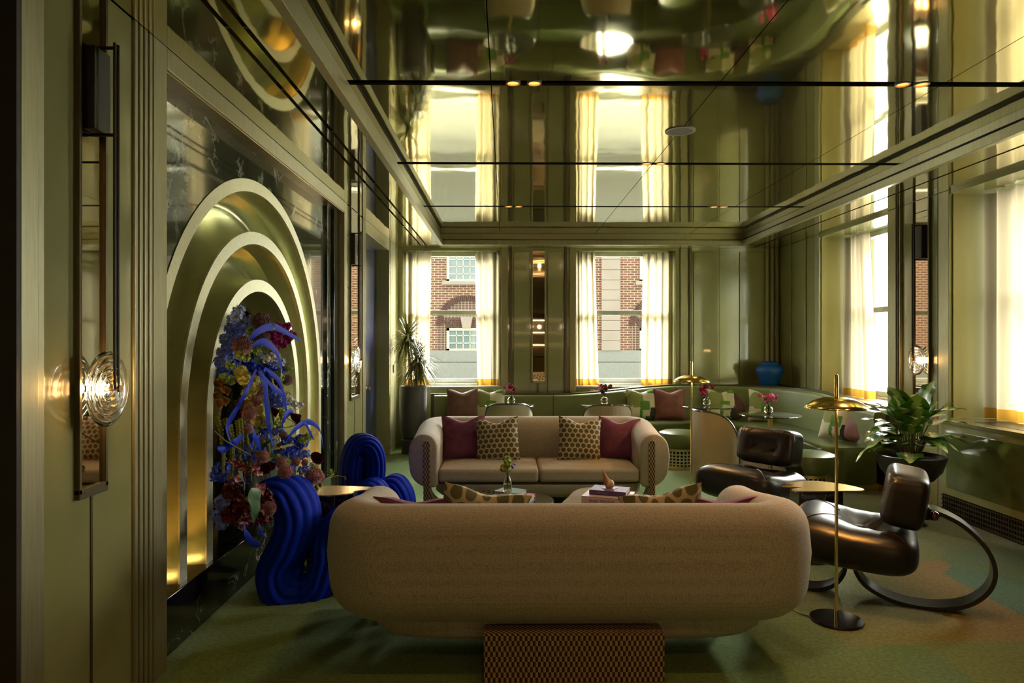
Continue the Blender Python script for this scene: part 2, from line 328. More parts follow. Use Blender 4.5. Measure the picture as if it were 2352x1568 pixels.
p_bluleaf = mat('painted_blue_leaf', (.0, .03, .50), .5, 0, (.0, .02, .40), 4, spec=.15)
p_red = petal('crimson_petal', (.17, .010, .022))
p_wine2 = petal('deep_crimson_petal', (.055, .004, .012), (.08, .006, .016))
p_pink = petal('pink_petal', (.5, .12, .2), (.4, .06, .12))

def brick_m():
    m, t, b = nt('red_brick'); tcn = N(t, 'ShaderNodeTexCoord'); mp = N(t, 'ShaderNodeMapping'); mp.inputs['Rotation'].default_value = (PI / 2, 0, 0)
    br = N(t, 'ShaderNodeTexBrick'); br.inputs['Scale'].default_value = 1; br.inputs['Brick Width'].default_value = .23; br.inputs['Row Height'].default_value = .078; br.inputs['Mortar Size'].default_value = .010
    br.inputs['Color1'].default_value = (.14, .055, .030, 1); br.inputs['Color2'].default_value = (.075, .036, .025, 1); br.inputs['Mortar'].default_value = (.33, .25, .17, 1)
    t.links.new(tcn.outputs['Object'], mp.inputs[0]); t.links.new(mp.outputs[0], br.inputs['Vector']); t.links.new(br.outputs['Color'], b.inputs['Base Color']); b.inputs['Roughness'].default_value = .9
    bump(t, b, br.outputs['Fac'], -.3, .01); return m
def tile_brick_m():
    m, t, b = nt('stacked_brick'); tcn = N(t, 'ShaderNodeTexCoord'); mp = N(t, 'ShaderNodeMapping'); mp.inputs['Rotation'].default_value = (PI / 2, 0, 0)
    br = N(t, 'ShaderNodeTexBrick'); br.offset = 0; br.inputs['Scale'].default_value = 1; br.inputs['Brick Width'].default_value = .11; br.inputs['Row Height'].default_value = .078; br.inputs['Mortar Size'].default_value = .011
    br.inputs['Color1'].default_value = (.085, .035, .022, 1); br.inputs['Color2'].default_value = (.055, .027, .02, 1); br.inputs['Mortar'].default_value = (.21, .165, .12, 1)
    t.links.new(tcn.outputs['Object'], mp.inputs[0]); t.links.new(mp.outputs[0], br.inputs['Vector']); t.links.new(br.outputs['Color'], b.inputs['Base Color']); b.inputs['Roughness'].default_value = .9; return m
brick = brick_m(); stack_brick = tile_brick_m()
limestone = mat('limestone', (.22, .185, .15), .9, 0, (.205, .17, .135), 2, .2, .01)
granite = mat('grey_granite', (.18, .178, .16), .9, 0, (.14, .145, .125), 40, .2, .01)
win_far = mat('old_window_pane', (.08, .12, .12), .1, 0, (.14, .18, .18), 1.2, coat=.5)
cream_far = mat('cream_window_frame', (.42, .38, .27), .7)

# ---------------------------------------------------------------- mesh builder
class MB:
    def __init__(s): s.v = []; s.f = []
    def add(s, vs, fs):
        k = len(s.v); s.v += [tuple(v) for v in vs]; s.f += [tuple(i + k for i in f) for f in fs]; return s
    def box(s, x0, x1, y0, y1, z0, z1, rot=None, c=None):
        vs = [Vector((x, y, z)) for z in (z0, z1) for (x, y) in ((x0, y0), (x1, y0), (x1, y1), (x0, y1))]
        if rot is not None:
            cc = Vector(c) if c is not None else Vector(((x0 + x1) / 2, (y0 + y1) / 2, (z0 + z1) / 2)); vs = [rot @ (v - cc) + cc for v in vs]
        return s.add(vs, [(3, 2, 1, 0), (4, 5, 6, 7), (0, 1, 5, 4), (1, 2, 6, 5), (2, 3, 7, 6), (3, 0, 4, 7)])
    def lathe(s, prof, n=32, c=(0, 0, 0), axis='z', cap=True):
        vs = []
        for r, h in prof:
            for i in range(n):
                a = 2 * PI * i / n; p = (r * math.cos(a), r * math.sin(a), h)
                if axis == 'x': p = (h, r * math.cos(a), r * math.sin(a))
                if axis == 'y': p = (r * math.sin(a), h, r * math.cos(a))
                vs.append((p[0] + c[0], p[1] + c[1], p[2] + c[2]))
        fs = [(j * n + i, j * n + (i + 1) % n, (j + 1) * n + (i + 1) % n, (j + 1) * n + i) for j in range(len(prof) - 1) for i in range(n)]
        if cap: fs += [tuple(reversed(range(n))), tuple(range((len(prof) - 1) * n, len(prof) * n))]
        return s.add(vs, fs)
    def tube(s, path, r, n=10, cap=True):
        path = [Vector(p) for p in path]; rs = r if isinstance(r, (list, tuple)) else [r] * len(path)
        vs = []; up = None
        for i, p in enumerate(path):
            t = (path[min(i + 1, len(path) - 1)] - path[max(i - 1, 0)]).normalized()
            if up is None: up = t.orthogonal().normalized()
            up = (up - t * up.dot(t)); up = up.normalized() if up.length > 1e-6 else t.orthogonal().normalized()
            w = t.cross(up)
            for k in range(n):
                a = 2 * PI * k / n; vs.append(p + (up * math.cos(a) + w * math.sin(a)) * rs[i])
        fs = [(j * n + i, j * n + (i + 1) % n, (j + 1) * n + (i + 1) % n, (j + 1) * n + i) for j in range(len(path) - 1) for i in range(n)]
        if cap: fs += [tuple(reversed(range(n))), tuple(range((len(path) - 1) * n, len(path) * n))]
        return s.add(vs, fs)
    def grid(s, fn, nu, nv, closeu=False):
        vs = [fn(i / nu, j / nv) for j in range(nv + 1) for i in range(nu + (0 if closeu else 1))]
        w = nu if closeu else nu + 1
        fs = [(j * w + i, j * w + (i + 1) % w, (j + 1) * w + (i + 1) % w, (j + 1) * w + i) for j in range(nv) for i in range(nu)]
        return s.add(vs, fs)
    def rings(s, rings, cap=True):
        n = len(rings[0]); vs = [p for r in rings for p in r]
        fs = [(j * n + i, j * n + (i + 1) % n, (j + 1) * n + (i + 1) % n, (j + 1) * n + i) for j in range(len(rings) - 1) for i in range(n)]
        if cap: fs += [tuple(reversed(range(n))), tuple(range((len(rings) - 1) * n, len(rings) * n))]
        return s.add(vs, fs)
    def prism(s, poly, z0, z1):
        n = len(poly); vs = [(x, y, z0) for x, y in poly] + [(x, y, z1) for x, y in poly]
        return s.add(vs, [tuple(reversed(range(n))), tuple(range(n, 2 * n))] + [(i, (i + 1) % n, n + (i + 1) % n, n + i) for i in range(n)])
    def mesh(s, name, m, smooth=True, angle=40):
        me = bpy.data.meshes.new(name); me.from_pydata(s.v, [], s.f); me.materials.append(m); me.validate(); me.update()
        import bmesh
        b = bmesh.new(); b.from_mesh(me); bmesh.ops.recalc_face_normals(b, faces=b.faces); b.to_mesh(me); b.free()
        if smooth:
            me.shade_smooth()
            try: me.set_sharp_from_angle(angle=math.radians(angle))
            except Exception: pass
        return me
    def build(s, name, m, parent=None, smooth=True, angle=40, bevel=0, seg=2, sub=0, loc=None, rot=None):
        o = bpy.data.objects.new(name, s.mesh(name, m, smooth, angle)); COL.objects.link(o)
        if parent: o.parent = parent
        if loc is not None: o.location = loc
        if rot is not None: o.rotation_euler = rot
        if bevel:
            md = o.modifiers.new('bevel', 'BEVEL'); md.width = bevel; md.segments = seg; md.limit_method = 'ANGLE'; md.angle_limit = math.radians(35)
        if sub: md = o.modifiers.new('sub', 'SUBSURF'); md.levels = sub; md.render_levels = sub
        return o
def tag(o, label=None, cat=None, group=None, kind=None):
    if label: o['label'] = label
    if cat: o['category'] = cat
    if group: o['group'] = group
    if kind: o['kind'] = kind
    return o
def thing(name, label, cat, loc=(0, 0, 0), rotz=0, group=None):
    o = bpy.data.objects.new(name, None); COL.objects.link(o); o.location = loc; o.rotation_euler = (0, 0, rotz); o.empty_display_size = .1
    return tag(o, label, cat, group)
def inst(name, me, parent, loc, rot=(0, 0, 0), sc_=1):
    o = bpy.data.objects.new(name, me); COL.objects.link(o); o.parent = parent; o.location = loc; o.rotation_euler = rot
    o.scale = (sc_, sc_, sc_) if isinstance(sc_, (int, float)) else sc_; return o
def copy_tree(o, parent=None):
    c = o.copy(); COL.objects.link(c); c.parent = parent
    for ch in [x for x in bpy.data.objects if x.parent == o]: copy_tree(ch, c)
    return c
def struct(name, mb, m, parent=None, **k):
    o = mb.build(name, m, parent, **k)
    if not parent: o['kind'] = 'structure'
    return o
def lerp(a, b, t): return a + (b - a) * t
def catmull(pts, n=8):
    pts = [Vector(p) for p in pts]; out = []
    for i in range(len(pts) - 1):
        p0 = pts[max(i - 1, 0)]; p1 = pts[i]; p2 = pts[i + 1]; p3 = pts[min(i + 2, len(pts) - 1)]
        for k in range(n):
            t = k / n; out.append(.5 * ((2 * p1) + (p2 - p0) * t + (2 * p0 - 5 * p1 + 4 * p2 - p3) * t * t + (3 * p1 - p0 - 3 * p2 + p3) * t ** 3))
    out.append(pts[-1]); return out

# ================================================================ THE ROOM
XL, XR, YB = -1.67, 4.25, 10.6
ZS, ZC = 3.07, 3.24            # soffit and tray heights
YF = -4.0                      # wall behind the camera
struct('floor', MB().box(-3.2, 5.2, YF, 11.2, -.06, 0), carpet, smooth=False)
# ceiling tray: lacquer panels split by narrow joints and dark light-slots
cl = MB()
xs = [-1.0, -.094, 1.338, 2.75, 3.6]; ys = [YF, -1.49, .36, 2.30, 4.28, 6.21, 8.19, 10.27]
for i in range(len(xs) - 1):
    for j in range(len(ys) - 1):
        cl.box(xs[i] + .003, xs[i + 1] - .003, ys[j] + (.04 if j else 0), ys[j + 1] - (.04 if j < len(ys) - 2 else 0), ZC, ZC + .02)
struct('ceiling', cl, lacquer_ceiling, smooth=False)
struct('roof_light_seal', MB().box(-3.1, 5.3, YF - .2, 11.0, 3.42, 3.5), black_gap, smooth=False)  # unseen black slab added above the ceiling to stop light leaks
struct('wall_light_seal', MB().box(-3.1, -2.9, YF - .1, 11.2, 0, 3.45).box(-2.9, -1.7, 10.55, 11, 0, 3.45), black_gap, smooth=False)  # unseen black walls added to keep skylight from leaking in
struct('trim_1', MB().box(-1.1, 3.7, YF, 10.4, ZC + .06, ZC + .12), black_gap, smooth=False)
# soffits round the tray
so = MB()
so.box(-1.67, -1.30, YF, 10.6, ZS, ZS + .05); so.box(-1.275, -1.215, YF, 10.6, ZS, ZS + .05); so.box(-1.19, -1.0, YF, 10.6, ZS, ZS + .05)
so.box(3.6, 3.81, YF, 10.6, ZS, ZS + .05); so.box(3.84, 4.25, YF, 10.6, ZS, ZS + .05)
struct('trim_2', so, lacquer_ceiling, smooth=False)
sb = MB(); sb.box(-1.0, 3.6, 10.27, 10.6, ZS, ZS + .05)
struct('trim_3', sb, lacquer, smooth=False)
struct('trim_4', MB().box(-1.67, -.98, YF, 10.6, ZS + .06, ZS + .1).box(3.58, 4.3, YF, 10.6, ZS + .06, ZS + .1), black_gap, smooth=False)
fa = MB()
for (a, b_, z0, z1) in ((0, .05, ZS - .004, ZS + .07), (.05, .09, ZS + .08, ZC)):
    fa.box(-1.0 - .001, -1.0 + .05 - a, YF, 10.27 - .05 + a, z0, z1) if a == 0 else fa.box(-1.0, -1.0 + .015, YF, 10.27, z0, z1)
    fa.box(3.6 - .05 + a, 3.6 + .001, YF, 10.27 - .05 + a, z0, z1) if a == 0 else fa.box(3.585, 3.6, YF, 10.27, z0, z1)
    fa.box(-1.0, 3.6, 10.27 - .05, 10.272, z0, z1) if a == 0 else fa.box(-1.0, 3.6, 10.255, 10.27, z0, z1)
struct('trim_5', fa, bronze, bevel=.003)

# linear air slots in the left soffit
for k, x in enumerate((-1.2875, -1.2025)):
    t = thing('air_slot', ['long black linear air slot in the left soffit, nearer the wall', 'long black linear air slot in the left soffit, nearer the ceiling tray'][k], 'vent', (x, 0, ZS), group='linear air slots over the arch wall')
    MB().box(-.0125, .0125, 1.0, 10.3, .03, .05).build('recess', black_gap, t, smooth=False)
    for j in range(12): MB().box(-.0125, .0125, 1.6 + j * .78, 1.6 + j * .78 + .018, .002, .03).build('cross_bar', black_metal, t, smooth=False)
t = thing('shadow_slot', 'thin black shadow slot in the right soffit', 'vent', (3.825, 0, ZS))
MB().box(-.0145, .0145, 1, 10.3, .03, .05).build('recess', black_gap, t, smooth=False)

# ---- left wall (X = XL)
lw = MB(); lw.box(-2.2, XL - .012, 2.36, 3.08, 0, ZS); lw.box(-2.2, XL - .012, 7.2, 8.0, 0, ZS); lw.box(-2.2, XL, 9.77, 10.6, 0, ZS)
lw.box(-2.9, -2.0, YF, 2.36, 0, ZS); lw.box(-2.9, -2.1, 2.3, 11, ZS, ZS + .1); lw.box(-2.9, -2.0, YF, 2.3, ZS, ZS + .1)
lw.box(-2.2, -1.86, 8.13, 9.77, 2.92, ZS)
struct('wall_left', lw, lacquer, smooth=False)
def post(y0, y1, x=XL, w=.2, name='trim_6', z0=0, z1=ZS, sgn=-1):
    return struct(name, MB().box(min(x, x + sgn * w), max(x, x + sgn * w), y0, y1, z0, z1), bronze, bevel=.004)
post(2.365, 2.455, XL + .0, .5, 'trim_6'); post(2.455, 2.495, XL - .006, .3, 'trim_7')
def reeds(y0, y1, n, x=XL, sgn=-1, name='trim_8'):
    m = MB(); w = (y1 - y0) / n
    for i in range(n):
        c = y0 + w * (i + .5)
        m.box(min(x, x + sgn * .1), max(x, x + sgn * .1), c - w * .36, c + w * .36, 0, ZS)
    struct(name, m, bronze, bevel=.006, seg=3)
    struct(name, MB().box(min(x + sgn * .03, x + sgn * .12), max(x + sgn * .03, x + sgn * .12), y0, y1, 0, ZS), bronze_dark, smooth=False)
reeds(3.08, 3.25, 4); post(3.25, 3.38, XL, .2, 'trim_9')
post(7.07, 7.2, XL, .2, 'trim_10'); reeds(8.0, 8.13, 3, name='trim_11'); struct('trim_12', MB().box(XL - .3, XL + .002, 9.765, 9.86, 0, ZS), lacquer, bevel=.004); reeds(9.9, 10.3, 5, XL + .006, name='trim_13')
struct('trim_14', MB().box(-2.2, XL, 8.10, 8.15, 0, ZS), bronze, bevel=.004)
struct('trim_15', MB().box(-1.9, XL, 8.15, 9.77, 2.92, ZS), bronze, bevel=.004)   # door lintel
struct('trim_16', MB().box(-1.9, XL, 3.38, 7.07, 2.96, ZS - .001), bronze, bevel=.004)    # long lintel over the arches
struct('trim_22', MB().box(-1.79, XL - .01, 3.38, 7.07, 2.952, 2.96), brass_satin, smooth=False)  # brass sheet added under the lintel; its gold colour imitates an orange glow
d = struct('door_1', MB().box(-1.92, -1.85, 8.15, 9.77, 0, 2.92), mat('navy_door_paint', (.012, .022, .07), .25, coat=.3), smooth=False)
MB().box(-1.85, -1.842, 8.95, 8.957, .02, 2.9).build('door_joint', black_gap, d)
MB().lathe([(.018, 0), (.018, .012), (.008, .02), (.008, .045), (.024, .05), (.024, .062)], 16, (-1.85, 9.0, 1.0), 'x').build('door_handle', brass_satin, d)
struct('trim_17', MB().box(-2.2, XL - .001, 2.345, 2.365, 0, ZS), mat('shaded_return_panel', (.03, .022, .012), .6), smooth=False)  # pilaster's unlit side; its shade is put into the dark colour
# centre joints below the mirror strips
struct('trim_18', MB().box(XL - .014, XL - .008, 2.775, 2.787, 0, 1.0), bronze_dark, smooth=False)
struct('trim_19', MB().box(XL - .014, XL - .008, 7.58, 7.592, 0, .98), bronze_dark, smooth=False)
# light switch by the corner
t = tag(MB().box(0, .008, -.04, .04, -.06, .06).build('light_switch', black_metal, bevel=.003, loc=(XL + .012, 9.84 + .25, 1.22)), 'small dark switch plate on the reeded corner beside the tall planter', 'switch')

def mirror_strip(name_lbl, y0, y1, z0, z1, x, sgn):
    t = thing('mirror_strip', name_lbl, 'mirror', (x, (y0 + y1) / 2, z0), group=None)
    h = (y1 - y0) / 2; H = z1 - z0
    e = .008 * sgn
    MB().box(min(0, e), max(0, e), -h + .018, h - .018, .02, H).build('mirror_glass', mirror, t, smooth=False)
    f = MB(); e2 = .022 * sgn
    f.box(min(0, e2), max(0, e2), -h, -h + .018, 0, H); f.box(min(0, e2), max(0, e2), h - .018, h, 0, H); f.box(min(0, e2), max(0, e2), -h, h, -.02, .02)
    f.build('frame', bronze_dark, t, bevel=.002); return t
mirror_strip('tall bronze mirror strip in the nearest left wall panel, behind the sconce', 2.675, 2.868, 1.02, ZS - .004, XL - .014, 1)
mirror_strip('narrow mirror strip between the arch wall and the dark blue door', 7.35, 7.8, 1.0, ZS - .004, XL - .014, 1)

# marble alcove with stepped columns on its far side
ma = MB(); ma.box(-2.6, -2.42, 3.3, 7.2, .0, ZS)
# marble sheet with the arch cut out: built as a fan of quads round the outer arch
CY, CZ, RO = 4.97, 1.16, 1.60
fan = MB(); NS = 48
inner = []; outer = []
for i in range(NS + 1):
    a = PI * i / NS; inner.append((CY - RO * math.cos(a), CZ + RO * math.sin(a)))
def bound(y, z, a):
    dy, dz = -math.cos(a), math.sin(a); ts = []
    if dy < -1e-6: ts.append((3.34 - CY) / dy)
    if dy > 1e-6: ts.append((7.07 - CY) / dy)
    if dz > 1e-6: ts.append((2.965 - CZ) / dz)
    tt = max(min(ts), RO + .001); return (CY + dy * tt, CZ + dz * tt)
for i in range(NS + 1): outer.append(bound(0, 0, PI * i / NS))
XM = -1.80
vs = [(XM, y, z) for y, z in inner] + [(XM, y, z) for y, z in outer]
fan.add(vs, [(i, i + 1, NS + 2 + i, NS + 1 + i) for i in range(NS)])
fan.box(XM - .02, XM, 6.57, 7.07, .3, CZ + .001); fan.box(XM - .02, XM, 3.30, 3.372, .3, CZ + .001)
o = struct('wall_arch', fan, marble_dark, smooth=False)
md = o.modifiers.new('s', 'SOLIDIFY'); md.thickness = .02
st = MB()
for (a, b_, x) in ((6.72, 6.86, -1.755), (6.90, 7.04, -1.73)): st.box(-1.82, x, a, b_, .3, 2.96)
struct('trim_20', st, marble_dark, bevel=.004)
struct('trim_21', MB().box(-2.6, -1.74, 3.3, 7.06, 0, .30), marble_plinth, bevel=.004)   # hearth plinth
struct('wall_niche', MB().box(-2.6, -2.35, 3.3, 7.1, .3, 3.0), mat('dark_niche_back', (.03, .028, .018), .6), smooth=False)

# arches: brushed face bands with scooped coves between
def archpath(r, n=60):
    pts = [(CY - r, .30)]
    for i in range(n + 1): a = PI * i / n; pts.append((CY - r * math.cos(a), CZ + r * math.sin(a)))
    pts.append((CY + r, .30)); return pts
def arch_sweep(prof):     # prof: list of (radius, x)
    m = MB(); cols = [archpath(r) for r, x in prof]; n = len(cols[0])
    vs = [(prof[k][1], cols[k][i][0], cols[k][i][1]) for k in range(len(prof)) for i in range(n)]
    return m.add(vs, [(k * n + i, k * n + i + 1, (k + 1) * n + i + 1, (k + 1) * n + i) for k in range(len(prof) - 1) for i in range(n - 1)])
def cove(r1, r0, depth, xf, lip=.05):
    # from the band above (radius r1) straight back, then a smooth scoop out to the next band (radius r0)
    pr = [(r1, xf), (r1 + .002, xf - depth * .55)]
    for k in range(15):
        t = k / 14; a = t * PI / 2
        pr.append((lerp(r1, r0, math.sin(a) * .98 + .02 * t), xf - depth * .55 - depth * .45 * math.sin(min(1, t * 4) * PI / 2) + depth * (1 - math.cos(a))))
    pr.append((r0, xf - .0)); return pr
XA = -1.775
bands = ((1.60, 1.515), (1.24, 1.155), (.905, .82))
arch = thing('triple_arch_surround', 'triple nested brushed gold arch surround on the black marble wall', 'arch', (0, 0, 0))
for k, (ro, ri) in enumerate(bands):
    arch_sweep([(ro, XA - .03), (ro, XA), (ri, XA), (ri, XA - .03)]).build('arch_band', arch_face, arch, angle=30)
    if k < 2: arch_sweep(cove(ri, bands[k + 1][0], .30, XA - .01)).build('arch_cove', arch_gold, arch, angle=50)
arch_sweep(cove(.82, .30, .42, XA - .01)[:-1] + [(.30, XA - .36), (.02, XA - .36)]).build('niche_shell', arch_gold, arch, angle=50)
for k, (y, x) in enumerate(((CY - 1.38, -1.86), (CY - 1.03, -1.86), (CY + 1.06, -1.86), (CY + 1.42, -1.86))):
    u = tag(MB().lathe([(.022, 0), (.022, .006), (.015, .008)], 16).build('uplight', up_m, loc=(x, y, .300)), ['small round uplight set in the plinth at the left foot of the outer gold cove', 'small round uplight set in the plinth at the left foot of the inner gold cove', 'small round uplight set in the plinth at the right foot of the inner gold cove', 'small round uplight set in the plinth at the right foot of the outer gold cove'][k], 'light', 'uplights at the arch feet')
    spot('uplight_beam', (x, y, .325), 3.2, (1, .50, .12), math.radians(80), .02, (PI, 0, 0))

# ---- back wall (Y = YB)
W1 = (-1.60, -.10); W2 = (1.09, 2.64); ZW0 = .92
bw = MB()
bw.box(-2.2, W1[0], YB, YB + .4, 0, 3.42); bw.box(W1[1], W2[0], YB, YB + .4, 0, 3.42); bw.box(W2[1], 5.2, YB, YB + .4, 0, 3.42)
for w in (W1, W2): bw.box(w[0], w[1], YB, YB + .4, 0, ZW0); bw.box(w[0], w[1], YB + .0, YB + .4, 3.03, 3.42)
struct('wall_back', bw, lacquer, smooth=False)
def raised(x0, x1, z0, z1, y, name, mtl=None, dep=.018):
    struct(name, MB().box(x0, x1, y - dep, y, z0, z1), mtl or lacquer, bevel=.006)
n_trim = 30
def X(px): return wx(px, YB)
for (a, b_) in ((1180, 1216), (1258, 1292), (1592, 1648), (1698, 1752)):
    raised(X(a), X(b_), .15, 3.01, YB, 'trim_%d' % n_trim); n_trim += 1
for (a, b_) in ((1152, 1166), (1170, 1176), (1296, 1302), (1308, 1322), (1562, 1578), (1582, 1588)):
    raised(X(a), X(b_), 0, ZS, YB, 'trim_%d' % n_trim, bronze_dark if (b_ - a) < 10 else bronze, .03); n_trim += 1
for k in range(4):
    a = 1756 + k * 11; raised(X(a), X(a + 8), 0, ZS, YB, 'trim_%d' % n_trim, bronze, .04 + .01 * k); n_trim += 1
raised(X(1652), X(1694), .15, ZS, YB, 'trim_%d' % n_trim, lacquer, .006); n_trim += 1
t = thing('mirror_strip', 'tall narrow mirror strip between the two back windows', 'mirror', (X(1237), YB, .98))
MB().box(-.09, .09, -.026, -.012, .03, 2.06).build('mirror_glass', mirror, t, smooth=False)
MB().box(-.112, -.09, -.032, 0, 0, 2.06).box(.09, .112, -.032, 0, 0, 2.06).box(-.112, .112, -.032, 0, 0, .03).build('frame', bronze, t, bevel=.003)
struct('trim_28', MB().box(X(1236) - .012, X(1236) + .012, YB - .02, YB, .3, .97), bronze_dark, smooth=False)

def window_back(n, x0, x1):
    r = bpy.data.objects.new('window_%d' % n, None); COL.objects.link(r); r.location = ((x0 + x1) / 2, YB + .27, ZW0); r['kind'] = 'structure'
    h = (x1 - x0) / 2; H = 3.03 - ZW0
    f = MB(); f.box(-h, -h + .07, -.05, .07, 0, H); f.box(h - .07, h, -.05, .07, 0, H); f.box(-h, h, -.05, .07, H - .06, H); f.box(-h, h, -.07, .07, 0, .045); f.build('window_frame', frame_white, r, bevel=.004)
    s = MB(); s.box(-h + .07, h - .07, -.03, .0, .045, .115); s.box(-h + .07, h - .07, -.04, .03, 1.12, 1.19)
    for xx in (-h + .07, h - .115): s.box(xx, xx + .045, -.03, .0, .045, 1.15); s.box(xx, xx + .045, .01, .04, 1.15, H - .06)
    s.build('sash', frame_white, r, bevel=.004)
    MB().box(-h + .1, h - .1, -.018, -.014, .1, 1.14).box(-h + .1, h - .1, .02, .024, 1.17, H - .06).build('window_pane', pane, r, smooth=False)
    MB().box(-h - .02, h + .02, -.29, -.05, -.02, .005).build('window_sill', sill_white, r, bevel=.004)
window_back(1, *W1); window_back(2, *W2)

# ---- right wall (X = XR) with deep window bays
RW = ((7.55, 9.22), (4.85, 6.50)); XG = 4.78
rw = MB(); edges = [(9.22, 10.6), (6.50, 7.55), (-4.0, 4.85)]
for a, b_ in edges: rw.box(XR, XR + .75, a, b_, 0, 3.42)
for a, b_ in RW: rw.box(XR + .02, XR + .75, a, b_, 0, .87); rw.box(XR, XR + .75, a, b_, 3.03, 3.42)
struct('wall_right', rw, lacquer, smooth=False)
struct('wall_rear', MB().box(-3, 5.2, YF - .1, YF, 0, ZS + .3), mat('dark_olive_rear_wall', (.07, .06, .03), .4), smooth=False)
tr = 50
def rpost(y0, y1, w=.03, m=bronze):
    global tr
    struct('trim_%d' % tr, MB().box(XR - w, XR + .002, y0, y1, 0, ZS), m, bevel=.005); tr += 1
rpost(6.50, 6.66, .012); rpost(7.40, 7.55, .012); rpost(9.22, 9.34, .012)
for k in range(3): rpost(7.28 + k * .04, 7.30 + k * .04, .03, bronze if k != 1 else bronze_dark)
for (a, b_) in ((9.62, 10.05), (10.12, 10.45)): rpost(a, b_, .016, lacquer)
rpost(6.68, 7.26, .004, lacquer)
for k, (a, b_) in enumerate(RW):     # cream-gold reveal posts of the bays
    struct('trim_%d' % tr, MB().box(XR + .02, XR + .50, b_ - .02, b_ + .001, .87, 3.03), mat('olive_reveal', (.30, .27, .11), .45, .3, nscale=4, stretch=(1, 1, .1)), smooth=False); tr += 1
mirror_strip('tall bright mirror strip between the right windows, above the leafy planter', 6.78, 7.06, .98, ZS - .004, XR - .008, -1)
def window_right(n, y0, y1):
    r = bpy.data.objects.new('window_%d' % n, None); COL.objects.link(r); r.location = (XG, (y0 + y1) / 2, .87); r['kind'] = 'structure'
    h = (y1 - y0) / 2; H = 3.03 - .87
    f = MB(); f.box(-.05, .07, -h, -h + .07, 0, H); f.box(-.05, .07, h - .07, h, 0, H); f.box(-.05, .07, -h, h, H - .06, H); f.box(-.07, .07, -h, h, 0, .05); f.build('window_frame', frame_white, r, bevel=.004)
    s = MB(); s.box(-.03, 0, -h + .07, h - .07, .05, .12); s.box(-.04, .03, -h + .07, h - .07, 1.12, 1.19)
    for yy in (-h + .07, h - .115): s.box(-.03, 0, yy, yy + .045, .05, 1.15); s.box(.01, .04, yy, yy + .045, 1.15, H - .06)
    s.build('sash', frame_white, r, bevel=.004)
    MB().box(-.018, -.014, -h + .1, h - .1, .1, 1.14).box(.02, .024, -h + .1, h - .1, 1.17, H - .06).build('window_pane', pane, r, smooth=False)
    MB().box(XR - XG - .0, -.05, -h, h, -.0, .022).build('window_sill', mat('warm_sill', (.45, .38, .2), .3), r, bevel=.004)
for k, (a, b_) in enumerate(RW): window_right(k + 3, a, b_)

# ---- curtains
def curtain(label, pts_top, pts_bot, z0, z1, amp, waves, axis='x', ph=0, cm=None):
    """pts: (a0,a1) spread along the wall at top and bottom; c = fixed coordinate"""
    (a0, a1, c), (b0, b1, c2) = pts_top, pts_bot
    mx = (a0 + a1) / 2
    o_ = (mx, c, z0) if axis == 'x' else (c, mx, z0)
    def fn(u, v):
        z = lerp(0, z1 - z0, v); a = lerp(lerp(b0, b1, u), lerp(a0, a1, u), v) + .01 * math.sin(u * 23 + ph)
        am = amp * (.65 + .35 * math.sin(u * 7 + ph)); cc = lerp(c2, c, v) + am * math.sin(u * waves * 2 * PI + ph + .5 * math.sin(v * 2.3 + u * 3)) + .3 * am * math.sin(u * waves * 4.3 * PI + 1)
        return (a - mx, cc - c, z) if axis == 'x' else (cc - c, a - mx, z)
    m = MB().grid(fn, int(waves * 22), 26)
    return tag(m.build('curtain', cm or sheer_m, loc=o_, angle=180), label, 'curtain', 'sheer cream curtains')
curtain('sheer cream curtain on the left of the left back window, behind the tall planter', (-1.595, -1.16, YB + .12), (-1.595, -1.20, YB + .12), ZW0 + .012, ZS - .05, .05, 3.6)
curtain('sheer cream curtain on the right of the left back window', (-.50, -.11, YB + .12), (-.46, -.11, YB + .12), ZW0 + .012, ZS - .05, .05, 3.1, ph=1)
curtain('sheer cream curtain on the left side of the right back window', (1.10, 1.40, YB + .12), (1.10, 1.46, YB + .12), ZW0 + .012, ZS - .05, .05, 3.1, ph=2)
curtain('sheer cream curtain on the right side of the right back window, beside the lamp finial', (2.16, 2.62, YB + .12), (2.12, 2.62, YB + .12), ZW0 + .012, ZS - .05, .05, 3.8, ph=.4)
curtain('sheer cream curtain in the far right window bay beside the banquette', (8.62, 9.16, 4.58), (8.42, 9.18, 4.56), .90, ZS - .06, .05, 4, 'y', ph=.4, cm=sheer_gold)
curtain('bright sheer curtain at the right edge of the photo above the radiator cabinet', (5.3, 6.42, 4.56), (5.3, 6.42, 4.56), .90, ZS - .06, .05, 5.5, 'y', ph=1.4, cm=sheer_gold)

# ---- ceiling fittings
for k, (x, y, lab) in enumerate(((.044, 4.28, 'left one of the left-hand pair in the nearest slot'), (.177, 4.28, 'right one of the left-hand pair in the nearest slot'), (2.50, 4.28, 'left one of the right-hand pair in the nearest slot'), (2.62, 4.28, 'right one of the right-hand pair in the nearest slot'),
        (1.28, 6.21, 'left of the pair in the middle slot'), (1.41, 6.21, 'right of the pair in the middle slot'), (.03, 8.19, 'left of the pair at the left of the farthest slot'), (.15, 8.19, 'right of the pair at the left of the farthest slot'), (2.50, 8.19, 'left of the pair at the right of the farthest slot'), (2.62, 8.19, 'right of the pair at the right of the farthest slot'))):
    t = thing('downlight', 'amber round downlight, ' + lab, 'ceiling light', (x, y, ZC), group='amber downlights in the ceiling slots')
    MB().lathe([(.046, .02), (.046, -.004), (.036, -.006), (.036, .004)], 24, cap=False).build('rim', steel_grey, t)
    MB().lathe([(.036, .004), (.036, .008)], 24).build('lens', down_m, t)
    spot('downlight_beam', (x, y, ZC - .02), 8, (1, .62, .30), math.radians(100), .03)
